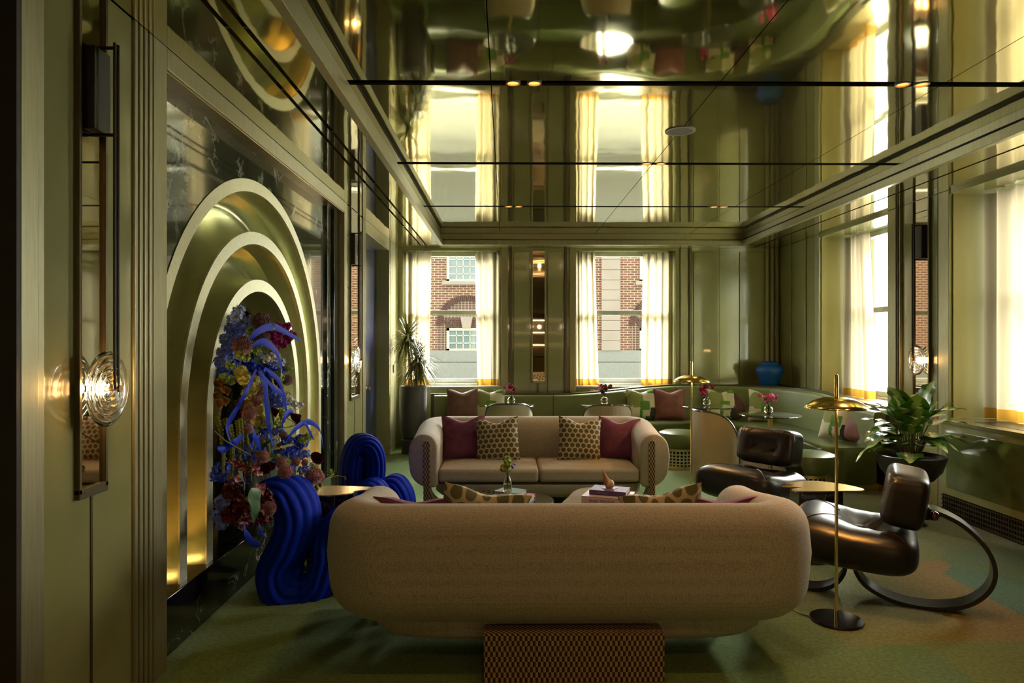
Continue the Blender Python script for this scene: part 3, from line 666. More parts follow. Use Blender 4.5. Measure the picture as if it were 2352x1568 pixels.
for x in (.1, 1.35, 2.55):
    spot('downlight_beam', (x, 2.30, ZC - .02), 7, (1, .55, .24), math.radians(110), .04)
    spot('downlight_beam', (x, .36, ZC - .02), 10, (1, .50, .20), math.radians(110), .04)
t = thing('ceiling_speaker', 'round pale flush speaker in the lacquered ceiling', 'speaker', (1.34, 5.24, ZC))
MB().lathe([(.115, .0), (.115, -.006), (.10, -.008), (.092, -.004)], 36, cap=False).build('rim', steel_grey, t)
MB().lathe([(.093, -.002), (.093, -.005)], 36).build('grille', mat('speaker_mesh', (.22, .21, .17), .6, nscale=300), t)

# ---- sconces: black rod frame holding two rippled glass discs
def sconce(label, x, y, z, sgn, arm=.105):
    t = thing('wall_sconce', label, 'wall light', (x, y, z), group=None)
    # local x points into the room
    S = sgn
    def bx(m, a, b_, *r): return m.box(min(a * S, b_ * S), max(a * S, b_ * S), *r)
    bx(MB(), .0, .05, -.055, .055, 1.03, 1.36).build('backplate_box', black_metal, t, bevel=.003)
    fr = MB()
    for zz in (1.02, 1.37): fr.tube([(0, 0, zz), (arm * S, 0, zz)], .007, 8)
    fr.tube([(arm * S, -.012, 0.0), (arm * S, -.012, 1.385)], .0065, 8); fr.tube([(arm * S, .012, 0.0), (arm * S, .012, 1.385)], .0065, 8)
    fr.build('rod_frame', black_metal, t)
    ax = MB().tube([((arm + .012) * S, 0, 0), ((arm - .055) * S, 0, 0)], .008, 10); ax.lathe([(.014, (arm + .008) * S), (.014, (arm + .018) * S)], 14, axis='x'); ax.build('axle', mat('copper_axle', (.5, .25, .12), .3, 1), t)
    pr = []
    R = .152; n = 26
    for i in range(n + 1): r = R * i / n; pr.append((max(r, .0005), .017 * math.sqrt(max(0, 1 - (r / R) ** 2.5)) + .0035 * math.sin(r * 210) * (1 if i < n else 0)))
    for c in (arm - .035,):
        m = MB(); full = [(r, (c + h) * S) for r, h in pr] + [(r, (c - h) * S) for r, h in reversed(pr)]
        m.lathe(full, 48, axis='x').build('glass_disc', glass, t, angle=60)
    MB().lathe([(.026, (arm - .060) * S), (.026, (arm - .066) * S)], 20, axis='x').build('bulb', bulb_m, t)
    point('sconce_glow', (x + S * (arm - .058), y, z), 3.0, (1, .55, .2), .03)
    return t
sconce('wall sconce with rippled glass disc on the nearest left panel', XL - .002, 2.76, 1.43, 1)
sconce('smaller-looking wall sconce between the arches and the blue door', XL - .002, 7.40, 1.42, 1)
sconce('wall sconce with glowing glass disc above the leafy planter on the right wall', XR - .012, 6.90, 1.43, -1)

# ---- radiator cabinet under the near right window
t = thing('radiator_cabinet', 'green lacquered radiator cabinet under the right window', 'cabinet', (XR, 5.5, 0))
MB().box(-.16, .02, -.92, .88, .2, .86).build('cabinet_body', lacquer, t, bevel=.004)
MB().box(-.18, .45, -.94, .90, .86, .895).build('top', mat('cabinet_top', (.28, .25, .1), .25, .3), t, bevel=.004)
MB().box(-.166, -.158, -.86, .80, .27, .80).build('front_panel', mat('green_gloss_panel', (.13, .15, .05), .05, coat=1), t, bevel=.003)
g = MB()
for k in range(60): g.box(-.165, -.155, -.92 + k * .03, -.92 + k * .03 + .008, .02, .2)
for k in range(5): g.box(-.166, -.156, -.92, .88, .02 + k * .04, .03 + k * .04)
g.build('grille', mat('bronze_grille', (.11, .09, .05), .4, .7), t, smooth=False)
MB().box(-.14, .02, -.92, .88, 0, .2).build('grille_back', black_gap, t, smooth=False)
MB().box(-.05, .25, -.5, .6, .895, .897).build('air_grille', black_metal, t, smooth=False)

# ---- back bar behind the camera, seen only in the mirrors and the ceiling
t = thing('back_bar', 'back bar with warm lit shelves behind the camera, seen in the mirrors', 'bar', (1.0, YF + .25, 0))
MB().box(-2.2, 2.2, -.25, .15, 0, 1.05).build('counter', bronze_dark, t, bevel=.01)
MB().box(-2.3, 2.3, -.25, .25, 1.05, 1.10).build('counter_top', marble_plinth, t, bevel=.005)
for z in (1.5, 1.95, 2.4): MB().box(-2.1, 2.1, -.25, .0, z, z + .03).build('shelf', brass_satin, t, bevel=.004); MB().box(-2.05, 2.05, -.02, -.005, z - .015, z - .002).build('strip_light', emit('shelf_strip_light', (1, .62, .28), 9), t, smooth=False)
for x in (-1.6, -.9, -.1, .2, 1.0, 1.6): MB().lathe([(.0005, -.06), (.045, -.04), (.06, 0), (.045, .04), (.0005, .06)], 16, c=(x, .3, 2.15)).build('globe_pendant', emit('pendant_glow', (1, .72, .42), 12) if x == -1.6 else bpy.data.materials['pendant_glow'], t); MB().tube([(x, .3, 2.2), (x, .3, 3.2)], .004, 6).build('pendant_cord', black_metal, t)

# ================================================================ OUTSIDE
YO = 22.0
def ox(px): return wx(px, YO)
t = thing('brick_building', 'red brick building with stone base and cream windows across the street', 'building', (0, YO, 0))
MB().box(-9, 8.5, .0, 1.0, 1.33, 5.3).build('brick_wall', brick, t, smooth=False)
MB().box(-9, 8.5, -.12, 1.0, -1.2, .95).box(-9, 8.5, -.08, 1.0, .965, 1.33).build('stone_base', granite, t, smooth=False)
for cx in (-1.27, 4.95):
    k = MB()      # blind arch panel + ring
    pts = [(.93 * math.cos(a), 2.13 + .93 * math.sin(a)) for a in [PI * i / 24 for i in range(25)]]
    n = len(pts); vs = [(cx + x, -.012, z) for x, z in pts] + [(cx + .93, -.012, 1.33), (cx - .93, -.012, 1.33)]
    vs = [(cx - .93, -.012, 1.33), (cx + .93, -.012, 1.33)] + [(cx + x, -.012, z) for x, z in pts]
    k.add(vs, [tuple(range(len(vs)))]); k.build('stacked_brick_panel', stack_brick, t, smooth=False)
    ring = MB()
    for i in range(44):
        a = PI * (i + .1) / 44; a2 = PI * (i + .85) / 44
        q = []
        for yy in (-.05, 0):
            for (r, aa) in ((.80, a), (.98, a), (.98, a2), (.80, a2)): q.append((cx + r * math.cos(aa), yy, 2.13 + r * math.sin(aa)))
        ring.add(q, [(0, 1, 2, 3), (7, 6, 5, 4), (0, 4, 5, 1), (1, 5, 6, 2), (2, 6, 7, 3), (3, 7, 4, 0)])
    for i in range(17):
        u = -.62 + i * .0775
        if abs(u) < .12: continue
        q = []
        for yy in (-.04, 0):
            for (uu, z) in ((u - .026, 2.07), (u + .026, 2.07), (u * 1.25 + .03, 2.36), (u * 1.25 - .03, 2.36)): q.append((cx + uu, yy, z))
        ring.add(q, [(0, 1, 2, 3), (7, 6, 5, 4), (0, 4, 5, 1), (1, 5, 6, 2), (2, 6, 7, 3), (3, 7, 4, 0)])
    ring.build('brick_arch', mat('arch_brick', (.06, .026, .017), .9), t, smooth=False)
    ks = MB(); q = []
    for yy in (-.09, 0):
        for (uu, z) in ((-.13, 2.05), (.13, 2.05), (.2, 2.42), (-.2, 2.42)): q.append((cx + uu, yy, z))
    ks.add(q, [(0, 1, 2, 3), (7, 6, 5, 4), (0, 4, 5, 1), (1, 5, 6, 2), (2, 6, 7, 3), (3, 7, 4, 0)]).build('keystone', limestone, t, smooth=False)
    for (z0, z1, nr) in ((1.33, 2.05, 2), (3.56, 4.95, 5)):
        fr = MB(); w = .64
        fr.box(cx - w, cx - w + .09, -.06, .05, z0, z1); fr.box(cx + w - .09, cx + w, -.06, .05, z0, z1); fr.box(cx - w, cx + w, -.06, .05, z1 - .08, z1); fr.box(cx - w, cx + w, -.06, .05, z0, z0 + .06)
        for c in range(1, 5): xx = cx - w + .09 + c * (2 * w - .18) / 5; fr.box(xx - .014, xx + .014, -.045, 0, z0, z1)
        for r_ in range(1, nr + 1): zz = z0 + r_ * (z1 - z0) / (nr + 1); fr.box(cx - w, cx + w, -.045, 0, zz - .014, zz + .014)
        wf = fr.build('window', cream_far, t, smooth=False)
        MB().box(cx - w + .05, cx + w - .05, -.03, -.02, z0, z1).build('pane', win_far, wf, smooth=False)
    MB().box(cx - .78, cx + .78, -.1, 0, 3.44, 3.56).build('stone_sill', limestone, t, bevel=.01)
pr_ = MB()
for i in range(14): pr_.box(ox(1381), ox(1424), -.10, 0, 1.33 + i * .325, 1.33 + i * .325 + .313)
pr_.build('limestone_pier', limestone, t, smooth=False)
tag(MB().box(-20, 30, -14, 0, -.05, 0).build('pavement', granite, loc=(0, YO, -1.2)), kind='structure'); 
bpy.data.objects['pavement'].name = 'ground'

# ================================================================ SOFAS
def sofa(label, loc, rotz):
    """local: seat opens to -Y (front), back at +Y; width 2.45, depth .95"""
    t = thing('sofa', label, 'sofa', loc, rotz)
    W, D, R = 1.225, .95, .34      # half width, depth, plan corner radius of the outer line
    # plan path of the outer skin from left front to right front
    path = []
    for i in range(5): path.append((-W, lerp(0, D - R, i / 4), (-1, 0)))
    for i in range(1, 12): a = PI * (1 - i / 24); a = PI - (PI / 2) * i / 12; path.append((-W + R + R * math.cos(a), D - R + R * math.sin(a), (math.cos(a), math.sin(a))))
    for i in range(0, 13): path.append((lerp(-W + R, W - R, i / 12), D, (0, 1)))
    for i in range(1, 12): a = (PI / 2) * (1 - i / 12); path.append((W - R + R * math.cos(a), D - R + R * math.sin(a), (math.cos(a), math.sin(a))))
    for i in range(5): path.append((W, lerp(D - R, 0, i / 4), (1, 0)))
    rings = []
    T = .27; Z0 = .245
    for x, y, (nx, ny) in path:
        k = max(0, min(1, y / (D - R * .4))); k = k * k * (3 - 2 * k); H = lerp(.745, .825, k); sec = []
        # section: s = 0 outer ... T inner, rounded top, big outer lower radius
        ro, ri, rb = .135, .13, .19
        for i in range(9): a = PI + (PI / 2) * (i / 8); sec.append((rb + rb * math.cos(a) - rb * 0, Z0 + rb + rb * math.sin(a) * 1.0))
        sec[-1] = (rb, Z0)
        sec.append((T - .03, Z0)); sec.append((T, Z0 + .03)); sec.append((T, H - ri))
        for i in range(1, 9): a = (PI / 2) * i / 8; sec.append((T - ri + ri * math.cos(a), H - ri + ri * math.sin(a)))
        for i in range(1, 9): a = PI / 2 + (PI / 2) * i / 8; sec.append((ro + ro * math.cos(a) - .004 * math.sin(a * 2), H - ri + ri * math.sin(a)))
        sec.append((-.012, lerp(Z0 + rb, H - ri, .5)))
        rings.append([(x - nx * s, y - ny * s, z) for s, z in sec])
    # soften the two front ends
    def shrink(r, yoff, f):
        cx = sum(p[0] for p in r) / len(r); cz = sum(p[2] for p in r) / len(r)
        return [(cx + (p[0] - cx) * f, p[1] + yoff, cz + (p[2] - cz) * (1 - (1 - f) * .4)) for p in r]
    rings = [shrink(rings[0], -.022, .84), shrink(rings[0], -.016, .94)] + rings + [shrink(rings[-1], -.016, .94), shrink(rings[-1], -.022, .84)]
    MB().rings(rings).build('upholstered_shell', sofa_fab, t, angle=80)
    # back infill + seam
    sm = []
    for x, y, (nx, ny) in path[4:-4]: sm.append((x - nx * .008 , y - ny * .008, .705 + .0))
    MB().tube(sm, .0035, 6).build('seam', mat('fabric_seam', (.16, .13, .1), .9), t)
    # seat platform
    pf = []
    for z, ins in ((.13, .10), (.14, .04), (.18, .0), (.26, .0)):
        ring = []
        for i in range(48):
            a = 2 * PI * i / 48; e = 5
            cx = abs(math.cos(a)) ** (2 / e) * (1 if math.cos(a) > 0 else -1); cy = abs(math.sin(a)) ** (2 / e) * (1 if math.sin(a) > 0 else -1)
            ring.append((cx * (1.0 - ins), .40 + cy * (.40 - ins), z))
        pf.append(ring)
    MB().rings(pf).build('seat_base', sofa_fab, t, angle=60)
    for s in (-1, 1):
        x0, x1 = (-.955, -.003) if s < 0 else (.003, .955)
        def fn(u, v, x0=x0, x1=x1):
            return None
        m = MB(); nx_, ny_ = 26, 22; rings2 = []
        def prof(v):    # rounded box section around y (depth) / z
            return v
        vs = []
        m.box(x0, x1, .0, .69, .285, .415)
        c = m.build('seat_cushion', sofa_fab, t, bevel=.035, seg=5, angle=60)
    # crown on the cushions
    for s in (-1, 1):
        cx = s * .479
        def crown(u, v, cx=cx):
            x = (u - .5) * .90; y = .03 + v * .63
            return (cx + x, y, .413 + .028 * (math.sin(PI * u) ** .6) * (math.sin(PI * v) ** .6))
        MB().grid(crown, 20, 14).build('cushion_crown', sofa_fab, t, angle=180)
    # checkered side slabs: slim upright in each arm front that widens into a foot
    for s in (-1, 1):
        xa = s * 1.06
        poly = [(-.030, .66), (-.024, .675), (-.010, .684), (.010, .684), (.024, .675), (.030, .66), (.030, .24)]
        for i in range(1, 8): a = (PI / 2) * i / 7; poly.append((.030 + .15 * (1 - math.cos(a)), .24 - .14 * math.sin(a)))
        poly += [(.19, .0), (-.030, .0)]
        poly = [(xa - s * px_, pz) for px_, pz in poly]
        n = len(poly); vs = [(x, -.032, z) for x, z in poly] + [(x, .10, z) for x, z in poly]
        MB().add(vs, [tuple(range(n)), tuple(range(n, 2 * n))] + [(i, (i + 1) % n, n + (i + 1) % n, n + i) for i in range(n)]).build('checkered_leg', checker, t, angle=30)
    MB().box(-.425, .425, D - .11, D - .008, 0, .246).build('checkered_leg', checker, t, smooth=False)
    return t
SXN = 0.305
sofa('cream boucle sofa seen from behind in the foreground', (wx(1306, 3.5), 4.15, 0), PI)
# the sofa opens to local -Y; the near one is turned so its back faces the camera
near = bpy.data.objects['sofa']; near.location = (wx(1306, 3.5), 4.15, 0)
rear = sofa('cream boucle sofa facing the camera beyond the coffee tables', (wx(1238.5, 6.45), 6.45, 0), 0)

# ================================================================ CUSHIONS
def pillow_mesh(name, w, h, th, m, chop=.05, seed=0, pip=None):
    rnd = random.Random(seed); ph = rnd.random() * 6
    mb = MB(); n = 22
    def side(sg):
        def fn(u, v):
            x = 2 * u - 1; z = 2 * v - 1
            ex = 1 - abs(x) ** 2.6; ez = 1 - abs(z) ** 2.6
            t_ = th * .5 * (max(ex, 0) ** .55) * (max(ez, 0) ** .55)
            px_ = x * w / 2 * (1 - .055 * (1 - z * z)); pz = z * h / 2 * (1 - .055 * (1 - x * x))
            if z > 0: pz -= chop * z ** 2 * math.exp(-(x / .45) ** 2)
            t_ *= 1 + .06 * math.sin(5 * x + ph) * math.sin(4 * z + ph) - .10 * math.exp(-((x * .8) ** 2 + (z - .9) ** 2) * 6)
            t_ += .0025 * math.sin(6 * x * z + 9 * z + ph) * max(ex, 0) * max(ez, 0)
            return (px_, sg * t_, pz + h / 2)
        return fn
    mb.grid(side(-1), n, n); mb.grid(side(1), n, n)
    me = mb.mesh(name, m, angle=150); return me
def pillow(label, m, loc, size=.46, rx=-.25, ry=0, rz=0, group=None, seed=0, chop=.05, name='cushion', th=.15):
    o = bpy.data.objects.new(name, pillow_mesh(name, size, size, th, m, chop, seed)); COL.objects.link(o)
    o.location = loc; o.rotation_euler = (rx, ry, rz); return tag(o, label, 'cushion', group)
ys = 6.45
gr = 'cushions on the sofa facing the camera'
zs_ = .425
pillow('plum velvet cushion at the left end of the sofa facing the camera', plum, (wx(1066, 6.95), 6.93, zs_ - .0), .45, -.30, .0, .12, gr, 1)
pillow('olive dotted cushion in front of the left plum cushion', dots, (wx(1145, 6.80), 6.83, zs_), .44, -.28, -.07, -.06, gr, 2)
pillow('olive dotted cushion in front of the right plum cushion', dots, (wx(1331, 6.80), 6.83, zs_), .44, -.28, .07, .06, gr, 3)
pillow('plum velvet cushion at the right end of the sofa facing the camera', plum, (wx(1418, 6.95), 6.93, zs_), .43, -.30, .05, -.15, gr, 4)
gr = 'cushions peeping over the foreground sofa'
pillow('crimson plum cushion top showing at the left of the foreground sofa back', plum, (wx(955, 3.9) - .02, 3.93, .425), .44, .62, .05, .10, gr, 5)
pillow('dotted cushion corner rising left of centre behind the foreground sofa back', dots_gold, (-.19, 3.95, .435), .48, .60, .18, .10, gr, 6)
pillow('dotted cushion corner rising right of centre behind the foreground sofa back', dots_gold, (.93, 3.95, .445), .46, .60, -.19, -.10, gr, 7)
pillow('wine plum cushion top showing at the right of the foreground sofa back', plum, (wx(1660, 3.9), 3.93, .425), .44, .62, -.06, -.12, gr, 8)

# ================================================================ COFFEE TABLES
def blob(cx, cy, rx, ry, fs, n=72):
    out = []
    for i in range(n):
        a = 2 * PI * i / n; r = 1 + sum(k * math.sin(m_ * a + p) for m_, k, p in fs); out.append((rx * r * math.cos(a), ry * r * math.sin(a)))
    return out
t = thing('coffee_table', 'dark green marble coffee table with wavy edge, left of the pair', 'coffee table', (wx(1160, 5.3) - .03, 5.37, 0))
b = blob(0, 0, .36, .52, ((2, .08, .5), (3, .11, 1.0), (5, .03, 0)))
MB().prism(b, .325, .35).build('table_top', marble_green, t, bevel=.005)
MB().prism([(x * .55, y * .55) for x, y in b], 0, .325).build('pedestal', marble_brown, t, bevel=.01)
t = thing('coffee_table', 'cream lacquered coffee table with wavy edge, right of the pair', 'coffee table', (wx(1388, 5.3) + .03, 5.36, 0))
b = blob(0, 0, .355, .56, ((2, .07, 1.2), (3, .10, 2.6), (4, .03, 0)))
MB().prism(b, .325, .352).build('table_top', cream_top, t, bevel=.005)
MB().prism([(x * .5, y * .5) for x, y in b], 0, .325).build('pedestal', cream_top, t, bevel=.01)

def book(label, w, d, h, cover, loc, rz, group, text=None, tcol=None, tsize=.03, cov2=None):
    t = thing('book', label, 'book', loc, rz, group)
    c = MB(); c.box(-w / 2, w / 2, -d / 2, d / 2, h - .003, h); c.box(-w / 2, w / 2, -d / 2, d / 2, 0, .003); c.box(-w / 2, w / 2, -d / 2, -d / 2 + .003, 0, h)
    c.build('cover', cover, t, smooth=False)
    MB().box(-w / 2 + .005, w / 2 - .005, -d / 2 + .003, d / 2 - .006, .003, h - .003).build('pages', page_m, t, smooth=False)
    if text:
        cu = bpy.data.curves.new('spine_title', 'FONT'); cu.body = text; cu.size = tsize; cu.extrude = .0003; cu.align_y = 'CENTER'; cu.materials.append(tcol)
        tmp = bpy.data.objects.new('tmp', cu); COL.objects.link(tmp); bpy.context.view_layer.update()
        me = bpy.data.meshes.new_from_object(tmp.evaluated_get(bpy.context.evaluated_depsgraph_get())); bpy.data.objects.remove(tmp)
        o = bpy.data.objects.new('spine_title', me); COL.objects.link(o); o.parent = t; o.location = (-w / 2 + .06, -d / 2 - .0006, h * .5); o.rotation_euler = (PI / 2, 0, 0)
    return t
ink = mat('black_ink', (.03, .02, .03), .6); ink_w = mat('pale_ink', (.5, .42, .6), .6)
teal = mat('teal_cloth_cover', (.10, .24, .17), .6, nscale=40); pinkc = mat('pink_cover', (.55, .12, .25), .35, 0, (.62, .45, .45), 6); tealb = mat('dusty_teal_cover', (.12, .25, .22), .5)
blush = mat('blush_cover', (.58, .42, .42), .45); purple = mat('purple_cloth_cover', (.13, .065, .20), .55, nscale=40)
bx_, by_ = wx(1176, 5.42), 5.42
book('teal-edged book at the bottom of the left coffee table stack', .29, .26, .024, tealb, (bx_ - .00, by_, .35), PI - .42, 'books on the green marble table')
book('pink covered book in the middle of the left coffee table stack', .29, .25, .026, pinkc, (bx_ + .004, by_, .374), PI - .45, 'books on the green marble table')
book('sage green book on top of the left coffee table stack', .21, .17, .036, teal, (bx_ - .01, by_ + .02, .400), PI - .5, 'books on the green marble table')
bx2, by2 = wx(1398, 5.4), 5.40
book('thick blush pink art book under the purple book', .37, .29, .062, blush, (bx2, by2, .352), -.36, 'books on the cream table', 'Andy Warhol', ink, .036)
book('purple book under the ice cream cone sculpture', .29, .20, .036, purple, (bx2 + .015, by2 + .03, .414), -.36, 'books on the cream table', 'ANDY WARHOL', ink_w, .012)
# upside-down ice cream cone sculpture
cz = .45; cp = Vector((wx(1400, 5.43), 5.43, cz))
t = thing('ice_cream_sculpture', 'dropped ice cream cone ornament standing upside down on the purple book', 'ornament', cp)
ic = mat('ice_cream_cream', (.62, .45, .30), .4, 0, (.55, .22, .14), 14, .3, .01)
ball = MB()
def bl(u, v):
    a = 2 * PI * u; b_ = PI * v - PI / 2; r = .038 * (1 + .07 * math.sin(5 * a) * math.cos(b_) + .05 * math.sin(9 * b_ + 3 * a)); return (r * math.cos(a) * math.cos(b_), r * math.sin(a) * math.cos(b_), .034 + r * math.sin(b_))
ball.grid(bl, 28, 16, closeu=True); ball.build('scoop', ic, t, angle=180)
MB().prism(blob(0, 0, .062, .045, ((3, .12, 0), (5, .08, 1))), 0, .004).build('melted_puddle', mat('melted_cream', (.6, .52, .45), .15, coat=.6), t)
ti = Matrix.Rotation(-.36, 4, 'Y')
c = MB(); nn = 18; prf = [(.030, .04), (.032, .05), (.028, .06), (.0015, .162)]
c.lathe(prf, nn); c.v = [tuple(ti @ Vector(v)) for v in c.v]; c.build('waffle_cone', mat('waffle', (.42, .19, .06), .7, 0, (.32, .13, .04), 60, .4, .01), t)

# ---- flower helpers
def floret(mb, c, s, nrm, rnd, k=5, cup=.3):
    nrm = nrm.normalized(); u = nrm.orthogonal().normalized(); w = nrm.cross(u); a0 = rnd.random() * 6
    for i in range(k):
        a = a0 + 2 * PI * i / k; d = u * math.cos(a) + w * math.sin(a); e = u * -math.sin(a) + w * math.cos(a)
        mb.add([c, c + d * s * .55 + e * s * .38 + nrm * s * cup * .6, c + d * s + nrm * s * cup, c + d * s * .55 - e * s * .38 + nrm * s * cup * .6], [(0, 1, 2, 3)])
def sph(rnd):
    z = rnd.uniform(-1, 1); a = rnd.uniform(0, 2 * PI); r = math.sqrt(1 - z * z); return Vector((r * math.cos(a), r * math.sin(a), z))
def cluster_mesh(name, m, R=(.05, .05, .08), n=46, s=.02, seed=0, k=5):
    rnd = random.Random(seed); mb = MB()
    for i in range(n):
        d = sph(rnd); f = rnd.uniform(.7, 1.05); floret(mb, Vector((d.x * R[0] * f, d.y * R[1] * f, d.z * R[2] * f)), s * rnd.uniform(.7, 1.2), d + sph(rnd) * .4, rnd, k)
    return mb.mesh(name, m, smooth=False)
def allium_mesh(name, m, R=.05, n=190, seed=0):
    rnd = random.Random(seed); mb = MB()
    for i in range(n):
        z = 1 - 2 * (i + .5) / n; a = i * 2.39996; r = math.sqrt(1 - z * z); d = Vector((r * math.cos(a), r * math.sin(a), z)); u = d.orthogonal().normalized(); w = d.cross(u)
        L = R * rnd.uniform(.88, 1.08); q = R * .085
        mb.add([d * R * .55 + u * q * .4, d * R * .55 - (u * .5 + w) * q * .4, d * R * .55 - (u * .5 - w) * q * .4, d * L + u * q, d * L - (u * .5 + w) * q, d * L - (u * .5 - w) * q], [(0, 1, 4, 3), (1, 2, 5, 4), (2, 0, 3, 5), (3, 4, 5)])
    mb.lathe([(.001, -R * .6), (R * .42, -R * .42), (R * .6, 0), (R * .42, R * .42), (.001, R * .6)], 12)
    return mb.mesh(name, m, smooth=False)
def rose_mesh(name, m, R=.04, seed=0, layers=5, ruff=.0):
    rnd = random.Random(seed); mb = MB()
    for L in range(layers):
        rr = R * (.22 + .78 * L / (layers - 1)); n = 4 + L * 2
        for i in range(n):
            a = 2 * PI * i / n + L * .7; sp = 2 * PI / n * .75
            def fn(u, v, a=a, rr=rr, sp=sp, L=L):
                aa = a + (u - .5) * sp * 1.5; r = rr * (.35 + .65 * v ** .6) * (1 + ruff * math.sin(u * 17 + L)); return (r * math.cos(aa), r * math.sin(aa), R * (-.5 + v * (1.25 - .13 * L) - .25 * v * v * L / layers) * (1 - .25 * (2 * u - 1) ** 2 * v))
            mb.grid(fn, 6, 4)
    return mb.mesh(name, m, angle=80)
def leaf_mesh(name, m, L=.2, W=.06, bend=.5, wave=.01, fold=.25, n=14, tip=1.0, base=.4):
    def fn(u, v):
        x = (u - .5) * 2; w = W * (math.sin(PI * min(1, v ** base if v > 0 else 0)) ** .9 if v < 1 else 0); w = W * max(0, math.sin(PI * v ** .62)) ** .85
        y = L * v; z = -bend * L * v * v; return (x * w, y, z + abs(x) * w * fold + wave * math.sin(v * 14 + x * 2) * abs(x))
    return MB().grid(fn, 6, n).mesh(name, m, angle=120)
def strap_mesh(name, m, pts, w, seed=0):
    pts = catmull(pts, 8); mb = MB(); vs = []; n = len(pts)
    for i, p in enumerate(pts):
        t_ = (pts[min(i + 1, n - 1)] - pts[max(i - 1, 0)]).normalized(); sd = t_.cross(Vector((1, .15, 0))).normalized()
        if sd.length < .1: sd = Vector((0, 1, 0))
        ww = w * (math.sin(PI * min(.999, max(.001, (i / (n - 1)) * .92 + .05))) ** .6) * .5
        nn_ = t_.cross(sd) * ww * .35
        vs += [p - sd * ww + nn_, p, p + sd * ww + nn_]
    f = []
    for i in range(n - 1): f += [(i * 3, i * 3 + 1, i * 3 + 4, i * 3 + 3), (i * 3 + 1, i * 3 + 2, i * 3 + 5, i * 3 + 4)]
    return mb.add(vs, f).mesh(name, m, angle=100)

# bottle vase with green blooms on the book stack
vp = Vector((wx(1166, 5.38), 5.38, .437))
t = thing('bud_vase', 'clear glass bottle vase of lime green blooms on the sage green book', 'vase', vp)
MB().lathe([(.0005, 0), (.030, .0), (.034, .012), (.034, .075), (.026, .10), (.014, .125), (.013, .15), (.017, .158), (.014, .158), (.010, .15), (.011, .126), (.023, .10), (.031, .075), (.031, .016), (.0005, .012)], 24, cap=False).build('bottle', glass_amber, t)
MB().lathe([(.0005, .0155), (.030, .0155), (.030, .06), (.0005, .06)], 20, cap=False).build('water', glass_m('tinted_water', (.7, .9, .85), 1.33), t)
g1 = cluster_mesh('lime_blossom', p_green, (.026, .026, .05), 60, .016, 3)
inst('lime_blossom', g1, t, (0, 0, .235)); inst('lime_blossom', cluster_mesh('lime_blossom', petal('olive_yellow_petal', (.35, .33, .07)), (.028, .028, .026), 34, .016, 5), t, (-.032, .0, .185)); inst('violet_blossom', cluster_mesh('violet_blossom', petal('violet_petal', (.25, .18, .5)), (.014, .014, .016), 12, .014, 9), t, (.045, 0, .20))
st = MB()
for dx in (-.03, 0, .012, .04): st.tube([(0, 0, .03), (dx * .2, 0, .14), (dx, 0, .19)], .0018, 5)
st.build('stem', stem_m, t)

# ================================================================ SIDE TABLES
def side_table(label, loc, rz, poly):
    t = thing('side_table', label, 'side table', loc, rz)
    pts = [Vector((x, y, 0)) for x, y in poly]; pts = catmull(pts + [pts[0]], 6)[:-1]
    MB().prism([(p.x, p.y) for p in pts], .552, .56).build('table_top', gold_top, t, angle=30)
    MB().box(-.17, .03, -.07, .09, 0, .552).build('marble_block', marble_brown, t, bevel=.004)
    MB().box(.03, .16, -.06, .08, 0, .552).build('black_block', marble_plinth, t, bevel=.004)
    return t
side_table('gold topped side table with marble base, between the two blue chairs', (wx(765, 4.88), 4.88, 0), 0, [(-.22, -.12), (-.02, -.17), (.10, -.13), (.16, -.07), (.15, -.03), (.20, .0), (.36, .03), (.34, .09), (.15, .13), (-.05, .16), (-.25, .12), (-.30, 0)])
side_table('gold topped side table with marble base, between the black leather chairs', (wx(1878, 5.0), 5.0, 0), 0, [(-.26, .00), (-.17, .03), (-.20, .09), (-.12, .14), (.02, .18), (.12, .15), (.24, .02), (.27, -.14), (.1, -.17), (-.12, -.18), (-.24, -.17), (-.23, -.10), (-.14, -.06), (-.2, -.03)])

# ================================================================ BLUE RIBBED CHAIRS
def fluted(path, ra, rb, nfl=13, seg=6, wdir=(0, 1, 0)):
    """sweep a fluted oval: ra in the path plane, rb along wdir"""
    pts = catmull(path, 9); wd = Vector(wdir).normalized(); rings = []; n = len(pts); NN = nfl * seg
    for i, p in enumerate(pts):
        t_ = (pts[min(i + 1, n - 1)] - pts[max(i - 1, 0)]).normalized(); w = (wd - t_ * wd.dot(t_)).normalized(); u = t_.cross(w)
        s_ = i / (n - 1); e = min(1, math.sqrt(max(0, 1 - (1 - min(1, s_ / .045)) ** 2)) if s_ < .045 else (math.sqrt(max(0, 1 - (1 - min(1, (1 - s_) / .045)) ** 2)) if s_ > .955 else 1)); e = max(e, .08)
        ring = []
        for k in range(NN):
            a = 2 * PI * k / NN; fl = .86 + .14 * abs(math.sin(a * nfl / 2)) ** .7
            ring.append(p + (u * math.cos(a) * ra + w * math.sin(a) * rb) * fl * e)
        rings.append(ring)
    return MB().rings(rings)
def P(px, py, Y): return at(px, py, Y)
def chair_from(name, label, origin, parts):
    t = thing(name, label, 'chair', origin)
    for nm, path, ra, rb, nf, wd in parts:
        fluted([Vector(p) - Vector(origin) for p in path], ra, rb, nf, 6, wd).build(nm, velvet_blue, t, angle=180)
    return t
Yn = 4.42
path = [P(612, 1172, Yn), P(626, 1140, Yn), P(660, 1134, Yn), P(682, 1165, Yn + .01), P(684, 1205, Yn), P(668, 1250, Yn - .02), P(645, 1300, Yn - .03), P(655, 1348, Yn - .03), P(695, 1362, Yn), P(740, 1340, Yn + .02), P(765, 1290, Yn + .05), P(775, 1230, Yn + .1), P(800, 1195, Yn + .1), P(835, 1210, Yn + .12), P(845, 1290, Yn + .12), P(835, 1360, Yn + .12)]
